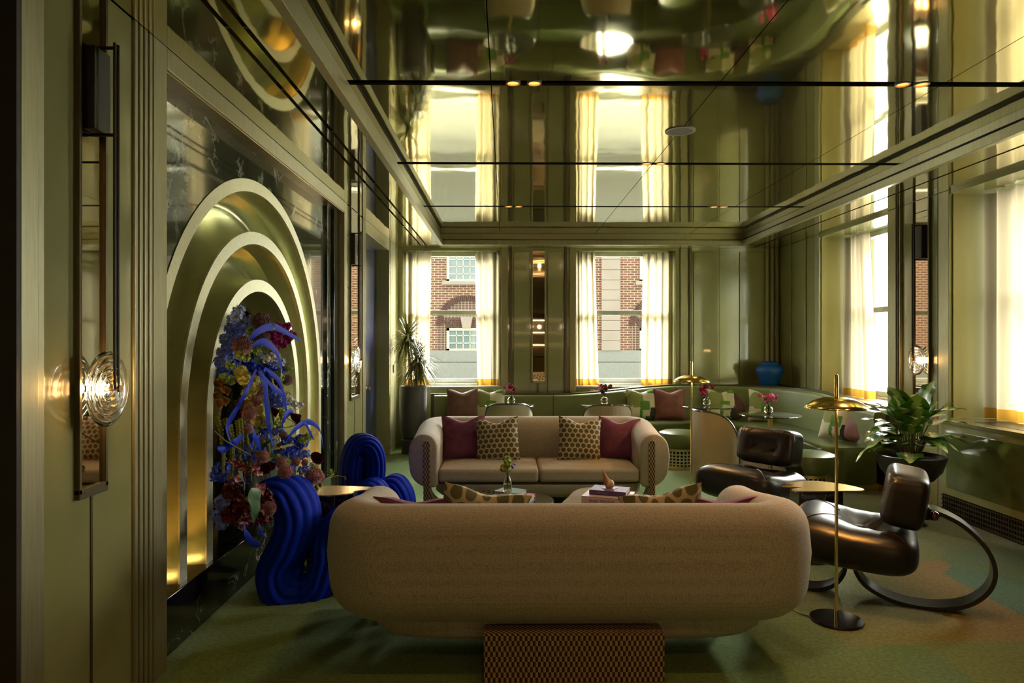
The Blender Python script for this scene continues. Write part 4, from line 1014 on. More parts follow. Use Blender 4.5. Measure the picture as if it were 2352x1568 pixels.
chair_from('ribbed_chair', 'cobalt blue channelled velvet chair in S shape beside the foreground sofa', (wx(690, 4.4), 4.4, 0), [('velvet_ribbon', path, .118, .20, 13, (.30, 1, 0))])
Yf = 6.05
p1 = [P(812, 1190, Yf), P(806, 1130, Yf), P(808, 1062, Yf), P(822, 1025, Yf), P(846, 1024, Yf), P(858, 1055, Yf), P(854, 1110, Yf), P(842, 1160, Yf), P(850, 1190, Yf - .05)]
p2 = [P(824, 1190, Yf - .3), P(830, 1140, Yf - .3), P(856, 1119, Yf - .3), P(880, 1148, Yf - .3), P(889, 1200, Yf - .3)]
p3 = [P(876, 1185, Yf + .0), P(884, 1132, Yf + .0), P(908, 1109, Yf + .0), P(929, 1138, Yf + .0), P(934, 1185, Yf + .0)]
chair_from('ribbed_chair', 'cobalt blue channelled velvet chair with tall looped back, farther from the camera', (wx(850, 6.0), 6.0, 0), [('looped_back', p1, .098, .22, 13, (-.45, 1, 0)), ('seat_loop', p2, .085, .16, 11, (.15, 1, 0)), ('seat_loop', p3, .085, .16, 11, (.15, 1, 0))])

# ================================================================ BLACK LEATHER LOUNGE CHAIRS
def lounge(label, rear_near, df):
    """rear_near: floor point of one rear corner; df: facing direction"""
    ang = math.atan2(df[1], df[0])
    t = thing('lounge_chair', label, 'armchair', (rear_near[0], rear_near[1], 0), ang)   # local +X = facing
    S = .72
    # local: seat spans x 0..S (front), y -S/2..S/2
    def seat(u, v):
        a = 2 * PI * u; b_ = PI * v - PI / 2; e1, e2 = 4.6, 3.1
        def sp(c, e): return math.copysign(abs(c) ** (2 / e), c)
        cb = sp(math.cos(b_), e2); x = sp(math.cos(a), e1) * cb; y = sp(math.sin(a), e1) * cb; z = sp(math.sin(b_), e2)
        X_ = S / 2 + x * S / 2; Y_ = y * (S / 2 + .02); Z_ = .365 + z * .145
        if z > 0:
            d = math.hypot((x + .25) * 1.1, y); Z_ -= .10 * z * math.exp(-(d / .42) ** 2)
            Z_ += .05 * z * max(0, x) - .005 * math.sin(11 * math.atan2(y, x + .25)) * math.exp(-((d - .45) / .25) ** 2)
        Z_ += .02 * x
        return (X_, Y_, Z_)
    MB().grid(seat, 84, 32, closeu=True).build('seat_cushion', black_leather, t, angle=180)
    # seams from the centre to the corners
    sm = MB()
    for sx_, sy_ in ((1, 1), (1, -1), (0, 1), (0, -1)):
        pts = []
        for k in range(9):
            q = .25 + .08 * k
            pts.append((S / 2 + (sx_ - .5) * 2 * (S / 2) * q * .93, sy_ * (S / 2) * q * .95, 0))
        # drop onto the surface using the analytic height
        out = []
        for p in pts:
            x = (p[0] - S / 2) / (S / 2); y = p[1] / (S / 2 + .02); r = (abs(x) ** 4.6 + abs(y) ** 4.6) ** (1 / 4.6); z = max(0, 1 - r ** 3.1) ** (1 / 3.1)
            d = math.hypot((x + .25) * 1.1, y); Z_ = .365 + z * .145 - .10 * z * math.exp(-(d / .42) ** 2) + .05 * z * max(0, x) + .02 * x
            out.append((p[0], p[1], Z_ + .001))
        MB().tube(out, .0035, 6).build('seam', mat('leather_welt', (.03, .022, .016), .35), t)
    # back cushion
    def back(u, v):
        a = 2 * PI * u; b_ = PI * v - PI / 2; e = 5.5
        def sp(c, e): return math.copysign(abs(c) ** (2 / e), c)
        cb = sp(math.cos(b_), e); x = sp(math.cos(a), e) * cb; y = sp(math.sin(a), e) * cb; z = sp(math.sin(b_), e)
        th = .115
        X_ = x * th * (1 + .06 * (1 - y * y) * (1 - z * z))
        if x > 0:
            for by in (-.34, .34): X_ -= .065 * math.exp(-(((y - by) / .17) ** 2 + (z / .3) ** 2)) + .005 * math.sin(8 * math.atan2(z, y - by)) * math.exp(-(((y - by) ** 2 + z * z) ** .5 - .3) ** 2 / .03)
            X_ += .004 * math.sin(y * 60) * math.exp(-((abs(z) - .8) / .2) ** 2)
        return (X_, y * .27 * (1 + .003 * math.sin(40 * z)), z * .165)
    bk = MB().grid(back, 96, 40, closeu=True)
    R = Matrix.Rotation(-.16, 4, 'Y'); bk.v = [tuple(R @ Vector(v) + Vector((.075, 0, .665))) for v in bk.v]
    bo = bk.build('back_cushion', black_leather, t, angle=180)
    for by in (-.092, .092):
        MB().lathe([(.001, .0), (.010, -.002), (.012, .004), (.006, .009), (.001, .010)], 12, axis='x').build('button', black_leather, bo, loc=(.075 + .072, by, .665 - .013))
    # bent steel band frame
    def band(pts, w, th, name):
        pts = catmull([Vector((x, 0, z)) for x, z in pts], 10); rings = []; n = len(pts)
        for i, p in enumerate(pts):
            t_ = (pts[min(i + 1, n - 1)] - pts[max(i - 1, 0)]).normalized(); nrm = Vector((-t_.z, 0, t_.x))
            rings.append([p + nrm * th / 2 + Vector((0, -w / 2, 0)), p + nrm * th / 2 + Vector((0, w / 2, 0)), p - nrm * th / 2 + Vector((0, w / 2, 0)), p - nrm * th / 2 + Vector((0, -w / 2, 0))])
        MB().rings(rings).build(name, black_band, t, angle=30)
    band([(-.02, .60), (-.10, .59), (-.23, .525), (-.345, .40), (-.38, .27), (-.34, .15), (-.23, .055), (-.06, .010), (.12, .018), (.27, .075), (.34, .16), (.355, .25)], .15, .024, 'band_frame')
    band([(.40, .25), (.41, .15), (.47, .06), (.58, .014), (.74, .012), (.88, .06), (.95, .13)], .15, .024, 'front_runner')
    for sy in (-1, 1): MB().lathe([(.0005, -.032), (.02, -.026), (.030, -.008), (.032, .0), (.028, .014), (.014, .026), (.0005, .030)], 18, c=(-.075, sy * .088, .578)).build('ball_knob', mat('dark_red_knob', (.05, .008, .004), .06, coat=1), t)
    MB().box(-.055, -.02, -.07, .07, .54, .62).build('back_bracket', black_metal, t, bevel=.006)
    return t
black_band = mat('black_steel_band', (.045, .042, .038), .28, .6, (.035, .033, .03), 6)
df = Vector((-.87, .49)).normalized(); side = Vector((.49, .87)).normalized()
c0 = Vector((2.54, 4.18))
lounge('black leather lounge chair at the right, turned side-on with bent steel loop', (c0.x, c0.y), df)
dfa = Vector((-.78, -.62)).normalized(); sa = Vector((-dfa.y, dfa.x))
ca = Vector((2.46, 6.25))
lounge('black leather lounge chair beyond the right side table with two buttons in its back', (ca.x, ca.y), dfa).scale = (1.05, 1.05, 1.0)

# ================================================================ BRASS FLOOR LAMPS
def floor_lamp(label, loc, s=1.0):
    t = thing('floor_lamp', label, 'floor lamp', loc)
    MB().lathe([(.0005, 0), (.145, 0), (.147, .006), (.143, .013), (.0005, .016)], 56).build('base', mat('black_lamp_base', (.02, .018, .015), .22, .5), t)
    MB().lathe([(.0095, .012), (.0095, 1.29)], 18).build('pole', brass, t)
    pr = [(.172, 1.232), (.171, 1.240), (.155, 1.254), (.128, 1.272), (.09, 1.288), (.05, 1.297), (.012, 1.30), (.012, 1.296), (.05, 1.292), (.09, 1.282), (.127, 1.266), (.154, 1.248), (.169, 1.232)]
    MB().lathe(pr, 56, cap=False).build('lamp_shade', brass, t, angle=60)
    MB().lathe([(.0125, 1.27), (.0125, 1.418), (.009, 1.427), (.0005, 1.43)], 18).build('finial', brass, t)
    MB().lathe([(.0005, 1.272), (.012, 1.268), (.017, 1.258), (.012, 1.247), (.0005, 1.243)], 16, c=(.03, -.03, 0)).build('bulb', bulb_m, t)
    point('lamp_glow', (loc[0] + .03, loc[1] - .05, 1.225), 4.0, (1, .52, .18), .02)
    return t
floor_lamp('brass floor lamp with shallow dome shade in front of the right leather chair', (wx(1921, 3.95), 3.95, 0))
floor_lamp('brass floor lamp with shallow dome shade beyond the rear sofa, right end', (wx(1588, 6.55), 6.55, 0))
la = Vector((wx(1921, 3.95), 3.95, 0))
tag(MB().tube(catmull([la + Vector((-.13, .03, .008)), la + Vector((-.17, .08, .006)), la + Vector((-.22, .12, .02)), la + Vector((-.27, .2, .008)), la + Vector((-.4, .3, .006))], 8), .004, 6).build('lamp_cord', black_metal), 'thin black cord running from the near brass lamp base to the sofa', 'cord')

# ================================================================ BANQUETTE
def bpath(s):
    """point, inward normal and height profile along the backrest line; s = metres from the left end"""
    L1 = 2.9 + 1.10; R = 1.2; L2 = R * PI / 2
    if s < L1: return Vector((-1.10 + s, 10.25, 0)), Vector((0, -1, 0))
    if s < L1 + L2: a = PI / 2 - (s - L1) / R; return Vector((2.9 + R * math.cos(a), 9.05 + R * math.sin(a), 0)), Vector((-math.cos(a), -math.sin(a), 0))
    return Vector((4.1, 9.05 - (s - L1 - L2), 0)), Vector((-1, 0, 0))
BL = 4.0 + 1.2 * PI / 2 + 1.72
def bh(s):
    if s < 1.85: return .84
    if s < 3.8: k = (s - 1.85) / 1.95; return lerp(.84, .975, k * k * (3 - 2 * k))
    if s < 6.1: return .975
    k = min(1, (s - 6.1) / 1.3); return lerp(.975, .88, k * k * (3 - 2 * k))
bq = thing('banquette', 'long curved olive green banquette wrapping the far right corner', 'bench seat', (1.5, 9.8, 0))
O = Vector(bq.location)
def sweepb(s0, s1, secfn, n):
    rings = []
    for i in range(n + 1):
        s = lerp(s0, s1, i / n); p, nn_ = bpath(s); rings.append([p + nn_ * d + Vector((0, 0, z)) - O for d, z in secfn(s)])
    return MB().rings(rings)
def roundrect(d0, d1, z0, z1, r, n=5):
    out = []
    for (cx, cz, a0) in ((d1 - r, z0 + r, -PI / 2), (d1 - r, z1 - r, 0), (d0 + r, z1 - r, PI / 2), (d0 + r, z0 + r, PI)):
        for i in range(n + 1): a = a0 + (PI / 2) * i / n; out.append((cx + r * math.cos(a), cz + r * math.sin(a)))
    return out
cuts = [0, 1.80, 3.62, 5.1, 6.95, BL]
for i in range(len(cuts) - 1):
    a, b_ = cuts[i] + .004, cuts[i + 1] - .004
    sweepb(a + .03 * (i == 0), b_, lambda s: roundrect(.0, .13, .40, bh(s) - .02, .045), 26).build('back_panel', green_velvet_back, bq, angle=60)
scuts = [0, 1.55, 3.05, 4.15, 5.2, 6.1, BL]
for i in range(len(scuts) - 1):
    a, b_ = scuts[i] + .003, scuts[i + 1] - .003
    last = i == len(scuts) - 2
    def sec(s, b_=b_, last=last):
        f = .66
        if last:
            e = (b_ - s) / .22
            if e < 1: f = .66 - .20 * (1 - math.sqrt(max(0, 1 - (1 - e) ** 2)))
        return roundrect(.10, f, .07, .475, .05)
    sweepb(a, b_, sec, 34).build('seat_cushion', green_leather, bq, angle=60)
sweepb(0.02, BL - .05, lambda s: [(.05, .0), (.56, 0), (.56, .075), (.05, .075)], 60).build('brass_plinth', brass_satin, bq, angle=30)
sweepb(-.03, BL + .0, lambda s: [(-.035, .07), (-.003, .07), (-.003, bh(s)), (-.035, bh(s))], 70).build('back_shell', mat('dark_olive_frame', (.05, .045, .02), .4), bq, angle=30)
# ledge that fills the corner behind the banquette
lg = MB(); vs = []; n = 60
for i in range(n + 1):
    s = lerp(2.1, 6.9, i / n); p, nn_ = bpath(s); z = bh(s) - .012
    q = Vector((p.x, 10.595, 0)) if s < 4.0 else (Vector((4.245, p.y, 0)) if s > 5.885 else None)
    if q is None:
        k = (s - 4.0) / 1.885; q = Vector((lerp(2.9, 4.245, min(1, k * 2)), 10.595, 0)) if k < .5 else Vector((4.245, lerp(10.595, 9.05, (k - .5) * 2), 0))
    vs += [p - nn_ * .036 + Vector((0, 0, z)), q + Vector((0, 0, z)), p - nn_ * .036 + Vector((0, 0, z - .05)), q + Vector((0, 0, z - .05))]
fs = []
for i in range(n): a = i * 4; b_ = a + 4; fs += [(a, a + 1, b_ + 1, b_), (a + 2, b_ + 2, b_ + 3, a + 3), (a, b_, b_ + 2, a + 2)]
tag(lg.add(vs, fs).build('corner_ledge', mat('dark_ledge', (.06, .055, .02), .3, coat=.3), angle=30), 'dark ledge filling the corner behind the curved banquette', 'shelf')

# blue vase on the ledge
vz = bh(4.9) - .012
t = tag(MB().lathe([(.0005, 0), (.115, 0), (.125, .02), (.165, .13), (.195, .20), (.20, .25), (.175, .295), (.12, .32), (.112, .345), (.125, .36), (.118, .36), (.10, .345), (.10, .32)], 48, cap=False).build('blue_vase', mat('ribbed_blue_ceramic', (.0, .085, .36), .55, 0, (.0, .07, .32), 60, .5, .01, stretch=(.2, .2, 1)), loc=(wx(1768, 10.1), 10.1, vz)), 'bright blue ribbed ceramic vase on the ledge in the far corner', 'vase')

# banquette cushions
gb = 'scatter cushions on the banquette'
def bp(px, Y, label, m, rz, seed, size=.46, ry=0, rx=-.22): pillow(label, m, (wx(px, Y), Y, .476), size, rx, ry, rz, gb, seed)
bp(1062, 9.97, 'brown velvet cushion at the left end of the banquette', mat('cocoa_velvet', (.16, .075, .05), .7, 0, (.12, .055, .035), 10, .1, .003, sheen=.5), .08, 11)
bp(1124, 10.02, 'green abstract print cushion behind the leftmost round table', print_m, -.05, 12)
bp(1476, 9.98, 'green abstract print cushion just right of the second cane chair', print_m, .1, 13)
bp(1540, 9.95, 'dusty rose velvet cushion left of the far brass lamp', rosewood_v, -.08, 14)
bp(1660, 9.95, 'green abstract print cushion behind the third table, left of the wine cushion', print_m, .05, 15)
bp(1706, 9.98, 'wine velvet cushion between two green print cushions', mat('wine_velvet', (.10, .035, .03), .7, 0, (.08, .028, .024), 10, .1, .003, sheen=.5), .0, 16)
bp(1757, 9.72, 'green abstract print cushion below the blue vase', print_m, -.45, 17, .47)
bp(1915, 7.98, 'green abstract print cushion on the right arm of the banquette', print_m, -1.15, 18, .46, 0, -.35)
bp(1962, 7.72, 'dusty rose cushion on the right arm of the banquette beside the planter', rosewood_v, -1.2, 19, .47, 0, -.42)

# ================================================================ BISTRO TABLES, VASES
def bistro(label, x, y, r=.355):
    t = thing('bistro_table', label, 'table', (x, y, 0), group=None)
    MB().lathe([(.0005, .738), (r - .004, .738), (r, .742), (r, .746), (r - .004, .75), (.0005, .75)], 64).build('glass_top', black_glass, t)
    MB().lathe([(.028, .01), (.028, .738)], 20).build('pedestal', brass_satin, t)
    MB().lathe([(.0005, 0), (.2, 0), (.2, .008), (.03, .018)], 40).build('foot', brass_satin, t)
    MB().lathe([(.0005, .722), (.07, .722), (.07, .7375), (.0005, .7375)], 24).build('top_mount', brass_satin, t)
    return t
BT = [(wx(1171, 9.4), 9.4, 'smoked glass bistro table behind the left cane chair'), (wx(1393, 9.35), 9.35, 'smoked glass bistro table behind the second cane chair'),
      (wx(1625, 9.25), 9.20, 'smoked glass bistro table behind the far brass lamp'), (wx(1769, 8.1), 8.1, 'smoked glass bistro table above the black leather chair')]
for x, y, lab in BT: bistro(lab, x, y)
def flower_vase(label, x, y, z, seed, cols):
    rnd = random.Random(seed); t = thing('flower_vase', label, 'vase', (x, y, z), rnd.random() * 3)
    pr = []
    for i in range(15): a = -PI / 2 + (PI * .88) * i / 14; pr.append((max(.0005, .056 * math.cos(a)), .056 + .056 * math.sin(a)))
    pr += [(.022, .118), (.020, .118)]
    for i in range(14, -1, -1): a = -PI / 2 + (PI * .87) * i / 14; pr.append((max(.0005, .052 * math.cos(a)), .056 + .052 * math.sin(a)))
    MB().lathe(pr, 28, cap=False).build('glass_bowl', glass_amber, t)
    st = MB()
    for i in range(9):
        a = rnd.random() * 6.28; r = rnd.uniform(.02, .11); h = rnd.uniform(.17, .27); m = cols[i % len(cols)]
        q = Vector((r * math.cos(a), r * math.sin(a), h)); st.tube([(0, 0, .02), (q.x * .25, q.y * .25, .12), q], .0016, 4)
        if i % 3 == 2: inst('blossom', cluster_mesh('blossom', m, (.014, .014, .04), 22, .013, seed * 20 + i, 4), t, q)
        else: inst('blossom', cluster_mesh('blossom', m, (.026, .026, .022), 24, .018, seed * 20 + i, 5), t, q)
    for i in range(4):
        a = rnd.random() * 6.28; inst('leaf', leaf_mesh('leaf', stem_m, .10, .012, .1), t, (.0, .0, .13), (.9, 0, a))
    st.build('stem', stem_m, t); return t
for k, ((x, y, lab), dx) in enumerate(zip(BT, (.02, -.03, -.02, -.02))):
    flower_vase(['round glass vase of red and pink blooms on the leftmost bistro table', 'round glass vase of crimson sprigs on the second bistro table', 'round glass vase of magenta and red blooms on the third bistro table', 'round glass vase of pink blooms on the nearest bistro table'][k], x + dx, y, .75, 40 + k,
        [(p_pink, p_red, p_mag), (p_red, p_dark, p_pink), (p_mag, p_red, p_pink), (p_pink, p_pink, p_mag)][k])

# ================================================================ CANE BARREL CHAIRS, STOOLS
def cane_chair(label, x, y, face):
    t = thing('cane_chair', label, 'chair', (x, y, 0), face)        # local +X = facing; shell is centred on -X
    R = .305; A = math.radians(100)
    def top(a): k = min(1, abs(a) / A); return .12 + .725 * (max(0, 1 - k ** 3.4)) ** (1 / 2.6)
    def fn(r):
        def g(u, v): a = (u * 2 - 1) * A; z = lerp(.05, max(.13, top(a)), v); rr = r * (.93 + .07 * min(1, z / .5)); return (-rr * math.cos(a), rr * math.sin(a), z)
        return g
    m = MB().grid(fn(R), 60, 18).grid(fn(R - .018), 60, 18); m.build('cane_back', cane, t, angle=60)
    pts = []
    for i in range(61): a = (i / 30 - 1) * A; z = max(.13, top(a)); rr = (R - .008) * (.93 + .07 * min(1, z / .5)); pts.append((-rr * math.cos(a), rr * math.sin(a), z))
    a = A; pts = [(-(R - .01) * .93 * math.cos(A), -(R - .01) * .93 * math.sin(A), .05)] + pts + [(-(R - .01) * .93 * math.cos(A), (R - .01) * .93 * math.sin(A), .05)]
    MB().tube(pts, .013, 8).build('dark_rim', mat('dark_green_rim', (.03, .035, .02), .25, coat=.5), t)
    MB().lathe([(.0005, .10), (.24, .10), (.262, .13), (.268, .38), (.262, .45), (.23, .485), (.12, .50), (.0005, .502)], 44).build('seat', green_leather, t, angle=50)
    MB().lathe([(.0005, 0), (.23, 0), (.23, .10), (.0005, .10)], 40).build('base_ring', brass_satin, t)
    return t
cane_chair('cane backed barrel chair in front of the leftmost bistro table', wx(1169, 8.65), 8.72, PI / 2)
cane_chair('cane backed barrel chair in front of the second bistro table', wx(1397, 8.5), 8.62, PI / 2)
cane_chair('cane backed barrel chair beside the far brass lamp, back turned left', wx(1650, 7.75), 7.75, math.radians(24))
def pouf(label, x, y):
    t = thing('round_stool', label, 'stool', (x, y, 0))
    MB().lathe([(.0005, .27), (.235, .27), (.262, .30), (.266, .41), (.255, .455), (.20, .475), (.0005, .48)], 48).build('seat', green_leather, t, angle=50)
    MB().lathe([(.19, .235), (.212, .235), (.212, .275), (.19, .275)], 40, cap=False).build('upper_band', brass_satin, t)
    MB().lathe([(.18, .0), (.212, .0), (.212, .05), (.18, .05)], 40, cap=False).build('lower_band', brass_satin, t)
    g = MB(); n = 28
    for i in range(n):
        a = 2 * PI * i / n; c, s = math.cos(a), math.sin(a); w = .0085
        g.add([(.205 * c - w * s * k1 + (k2 * .006) * c, .205 * s + w * c * k1 + (k2 * .006) * s, z) for z in (.05, .235) for k1, k2 in ((-1, -1), (1, -1), (1, 1), (-1, 1))], [(0, 1, 2, 3), (4, 5, 6, 7), (0, 1, 5, 4), (1, 2, 6, 5), (2, 3, 7, 6), (3, 0, 4, 7)])
    for z in (.075, .115, .155, .195): g.lathe([(.199, z - .008), (.211, z - .008), (.211, z + .008), (.199, z + .008), (.199, z - .008)], 44, cap=False)
    g.build('lattice', mat('pale_brass_lattice', (.40, .42, .27), .4, .5), t, smooth=False)
    MB().lathe([(.15, 0), (.15, .27)], 24).build('core', black_gap, t)
    return t
pouf('round green stool with brass lattice base right of the rear sofa', wx(1563, 8.7), 8.75)
pouf('round green stool half hidden behind the far leather chair', wx(1858, 7.05), 7.05)
pouf('round green stool between the third cane chair and the leather chair', wx(1722, 8.35), 7.35) if False else None

# ================================================================ PLANTS
t = thing('potted_dracaena', 'spiky dracaena in a tall grey planter in the far left corner', 'plant', (wx(949, 9.95), 9.95, 0))
MB().lathe([(.0005, 0), (.165, 0), (.17, .01), (.17, .20), (.15, .215), (.0005, .22)], 40).build('planter_base', planter_m, t, angle=30)
MB().lathe([(.09, .215), (.155, .235), (.185, .32), (.198, .45), (.20, .955), (.196, .975), (.180, .975), (.176, .94), (.0005, .94)], 48, cap=False).build('planter', planter_m, t, angle=35)
MB().lathe([(.0005, .945), (.178, .945)], 24, cap=False).build('soil', soil, t)
heads = [((-.075, 0, 1.70), .40, 200), ((.075, -.03, 1.36), .40, 200), ((.10, .02, 1.20), .30, 90)]
tk = MB()
for (hx, hy, hz), L, n in heads: tk.tube(catmull([(hx * .2, hy, .93), (hx * .5, hy, lerp(.93, hz, .4)), (hx, hy, hz)], 6), .012, 8)
tk.build('trunk', trunk_m, t)
rnd = random.Random(3)
for (hx, hy, hz), L, n in heads:
    m = MB()
    for i in range(n):
        az = rnd.random() * 2 * PI; el = rnd.uniform(-.9, 1.45); l = L * rnd.uniform(.7, 1.05); d = Vector((math.cos(az) * math.cos(el), math.sin(az) * math.cos(el), math.sin(el))); sd = d.cross(Vector((0, 0, 1))).normalized()
        if d.y < 0: l *= 1
        c0 = Vector((hx, hy, hz + rnd.uniform(-.07, .05))); vs = []; K = 7
        for k in range(K + 1):
            s = k / K; p = c0 + d * l * s + Vector((0, 0, -.34 * l * s * s * (1.1 - .6 * el / 1.4))); w = .015 * (1 - s) ** .6 * (.5 + min(.5, s * 3)); p.x = max(p.x, -.30); vs += [p - sd * w, p + sd * w + Vector((0, 0, .002))]
        m.add(vs, [(2 * k, 2 * k + 1, 2 * k + 3, 2 * k + 2) for k in range(K)])
    m.build('foliage', leaf_thin, t, smooth=False)['kind'] = 'stuff'

bw_ = Vector((wx(2092, 6.05), 6.05, 0))
t = thing('potted_aglaonema', 'leafy variegated aglaonema in a low black bowl planter at the right', 'plant', bw_)
MB().lathe([(.0005, .36), (.10, .36), (.18, .40), (.245, .48), (.278, .585), (.283, .61), (.262, .612), (.25, .575), (.0005, .57)], 56, cap=False).build('bowl', mat('black_bowl', (.022, .022, .02), .35), t, angle=40)
MB().lathe([(.0005, 0), (.13, 0), (.11, .02), (.05, .06), (.05, .30), (.10, .36), (.0005, .36)], 32).build('pedestal', black_metal, t)
MB().lathe([(.0005, .575), (.25, .575)], 24, cap=False).build('soil', soil, t)
rnd = random.Random(12); sm = MB()
lm = [leaf_mesh('leaf', leaf_aglao, .27, .11, b_, .010, .16) for b_ in (.2, .4, .6, .1)]
for i in range(46):
    az = rnd.random() * 2 * PI if i > 10 else rnd.uniform(PI, 2 * PI); ring = rnd.random(); el = lerp(1.25, -.15, ring ** .9); st_ = Vector((.05 * math.cos(az), .05 * math.sin(az), .58)); L = rnd.uniform(.16, .30)
    d = Vector((math.cos(az) * math.cos(el), math.sin(az) * math.cos(el), math.sin(el)))
    h = .60 + .16 * rnd.random() + (.14 if el > .5 else .05); base = Vector((.06 * math.cos(az) * (1 + ring), .06 * math.sin(az) * (1 + ring), h + d.z * .08)) + d * .05
    sm.tube([st_, lerp(st_, base, .6) + Vector((0, 0, .04)), base], .005, 5)
    if len([1 for _ in ()]) == 0:
        q = d.to_track_quat('Y', 'Z'); e = q.to_euler(); inst('leaf', lm[i % 4], t, base, e, rnd.uniform(.8, 1.12))
sm.build('leaf_stalk', stem_m, t)

# ================================================================ FLORAL INSTALLATION IN THE NICHE
fo = Vector((-1.62, 4.85, .30))
fl = thing('flower_installation', 'towering flower arrangement of blue, mauve, yellow and burgundy blooms in the niche', 'flower arrangement', fo)
def place(name, me, px, py, X_, s=1.0, rnd=random.Random(5), rot=None):
    p = atx(px, py, X_) - fo
    return inst(name, me, fl, p, rot or (rnd.uniform(-.5, .5), rnd.uniform(.9, 1.5), rnd.uniform(-.4, .4)), s)
# moss-like backing so no gaps show between stems
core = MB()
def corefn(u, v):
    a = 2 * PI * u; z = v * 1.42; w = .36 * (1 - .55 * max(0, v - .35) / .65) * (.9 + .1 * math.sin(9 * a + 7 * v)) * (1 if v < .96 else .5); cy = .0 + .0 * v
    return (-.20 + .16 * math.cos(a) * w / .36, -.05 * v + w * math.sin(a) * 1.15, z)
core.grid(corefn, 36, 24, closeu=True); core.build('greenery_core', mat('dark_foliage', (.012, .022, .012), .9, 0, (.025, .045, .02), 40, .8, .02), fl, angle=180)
al = [allium_mesh('allium_bloom', p_mauve, .062, 190, 1), allium_mesh('allium_bloom', p_rose, .062, 190, 2)]
for px, py, X_, s, k in ((600, 738, -1.62, 1.0, 0), (557, 793, -1.55, .95, 0), (602, 772, -1.66, .9, 0), (660, 873, -1.60, .65, 0), (657, 843, -1.62, .55, 0), (594, 898, -1.62, .75, 0), (574, 913, -1.55, .7, 1), (586, 921, -1.52, .65, 1), (573, 948, -1.5, .72, 1), (568, 985, -1.5, .52, 1), (603, 1048, -1.42, .62, 1), (721, 1092, -1.30, 1.0, 1), (655, 1082, -1.36, .75, 1), (736, 1095, -1.34, .55, 1), (700, 1062, -1.4, .4, 1), (650, 1000, -1.55, .5, 0), (618, 1168, -1.4, .7, 0), (590, 880, -1.66, .6, 0), (645, 1062, -1.45, .6, 1), (680, 1060, -1.42, .5, 1)):
    place('allium_bloom', al[k], px, py, X_, s)
bl1 = [cluster_mesh('blue_blossom_cluster', m_, (.05, .05, .07), 60, .021, 60 + k) for k, m_ in enumerate((p_blue, p_pale, p_deep, p_blue))]
B = [(549, 712, 1), (540, 728, 1), (556, 735, 1), (532, 752, 0), (550, 760, 0), (565, 770, 1), (523, 778, 0), (540, 790, 0), (560, 748, 0), (518, 806, 0), (530, 815, 3), (545, 825, 0), (510, 832, 0), (524, 845, 2), (562, 838, 2), (575, 842, 2), (590, 848, 2), (606, 846, 2), (622, 838, 0), (630, 826, 1), (618, 815, 1), (600, 812, 1), (640, 835, 1), (513, 858, 3), (536, 868, 2), (560, 862, 2), (590, 862, 2), (620, 858, 2), (640, 852, 2), (625, 905, 0), (640, 918, 0), (655, 925, 0), (632, 930, 0), (570, 1030, 0), (585, 1040, 2), (600, 1028, 2), (560, 1018, 2), (590, 1060, 0), (640, 990, 0), (655, 1010, 2), (662, 1036, 2), (680, 1045, 0), (690, 1020, 2), (700, 1045, 0), (688, 1008, 2), (665, 1078, 2), (505, 1075, 2), (515, 1090, 2), (498, 1088, 2), (512, 1150, 3), (522, 1165, 3), (505, 1180, 3), (530, 1150, 1), (512, 1200, 3), (520, 1190, 0), (575, 1005, 2), (600, 992, 2), (550, 1040, 2), (612, 1010, 0), (530, 835, 2), (548, 1105, 2), (700, 1080, 0), (636, 1045, 2)]
for i, (px, py, k) in enumerate(B):
    X_ = -1.70 + .05 * math.sin(i * 2.1) + (.15 if py > 960 else 0) + (.08 if px > 660 else 0)
    place('blue_blossom_cluster', bl1[k], px, py, X_, .62 + .2 * ((i * 7) % 5) / 5)
ye = [cluster_mesh('yellow_bloom', p_yel, (.045, .045, .045), 130, .017, 95)]
for px, py, s in ((553, 856, .85), (560, 868, .8), (585, 875, .7), (580, 893, .75), (600, 942, .85), (603, 958, .7), (590, 966, .75), (608, 970, .75), (572, 935, .6), (567, 905, .7)): place('yellow_bloom', ye[0], px, py, -1.52, s)
ro = rose_mesh('apricot_rose', p_or, .04, 3, 7, .04)
for px, py, s in ((503, 880, .7), (512, 892, .75), (522, 896, .8), (506, 926, .85), (519, 920, .75), (548, 928, .8), (556, 922, .7), (500, 908, .6), (645, 955, .55), (650, 965, .5), (640, 1020, .6), (648, 1035, .6), (638, 1008, .55), (656, 1092, .5), (683, 1095, .45), (793, 1097, .35), (684, 1108, .35)): place('apricot_rose', ro, px, py, -1.56 if px < 700 else -1.25, s)
dk = rose_mesh('wine_dahlia', p_dark, .05, 5, 7, .12)
for px, py, X_, s in ((632, 945, -1.5, .7), (680, 960, -1.38, 1.0), (730, 1050, -1.30, 1.0), (636, 875, -1.6, .6), (645, 890, -1.6, .6), (612, 1075, -1.4, .7), (625, 1068, -1.4, .6), (640, 868, -1.6, .6), (568, 720, -1.66, .4)): place('wine_dahlia', dk, px, py, X_, s)
mg = [cluster_mesh('magenta_orchid', p_mag, (.035, .035, .035), 26, .026, 90)]
for px, py in ((636, 748), (648, 752), (660, 748), (664, 764), (658, 775), (640, 785), (650, 790), (662, 780), (630, 775), (625, 760), (640, 768), (672, 770), (620, 790), (632, 800)): place('magenta_orchid', mg[0], px, py, -1.60, .65)
gn = cluster_mesh('lime_bud_cluster', p_green, (.045, .045, .045), 40, .018, 91)
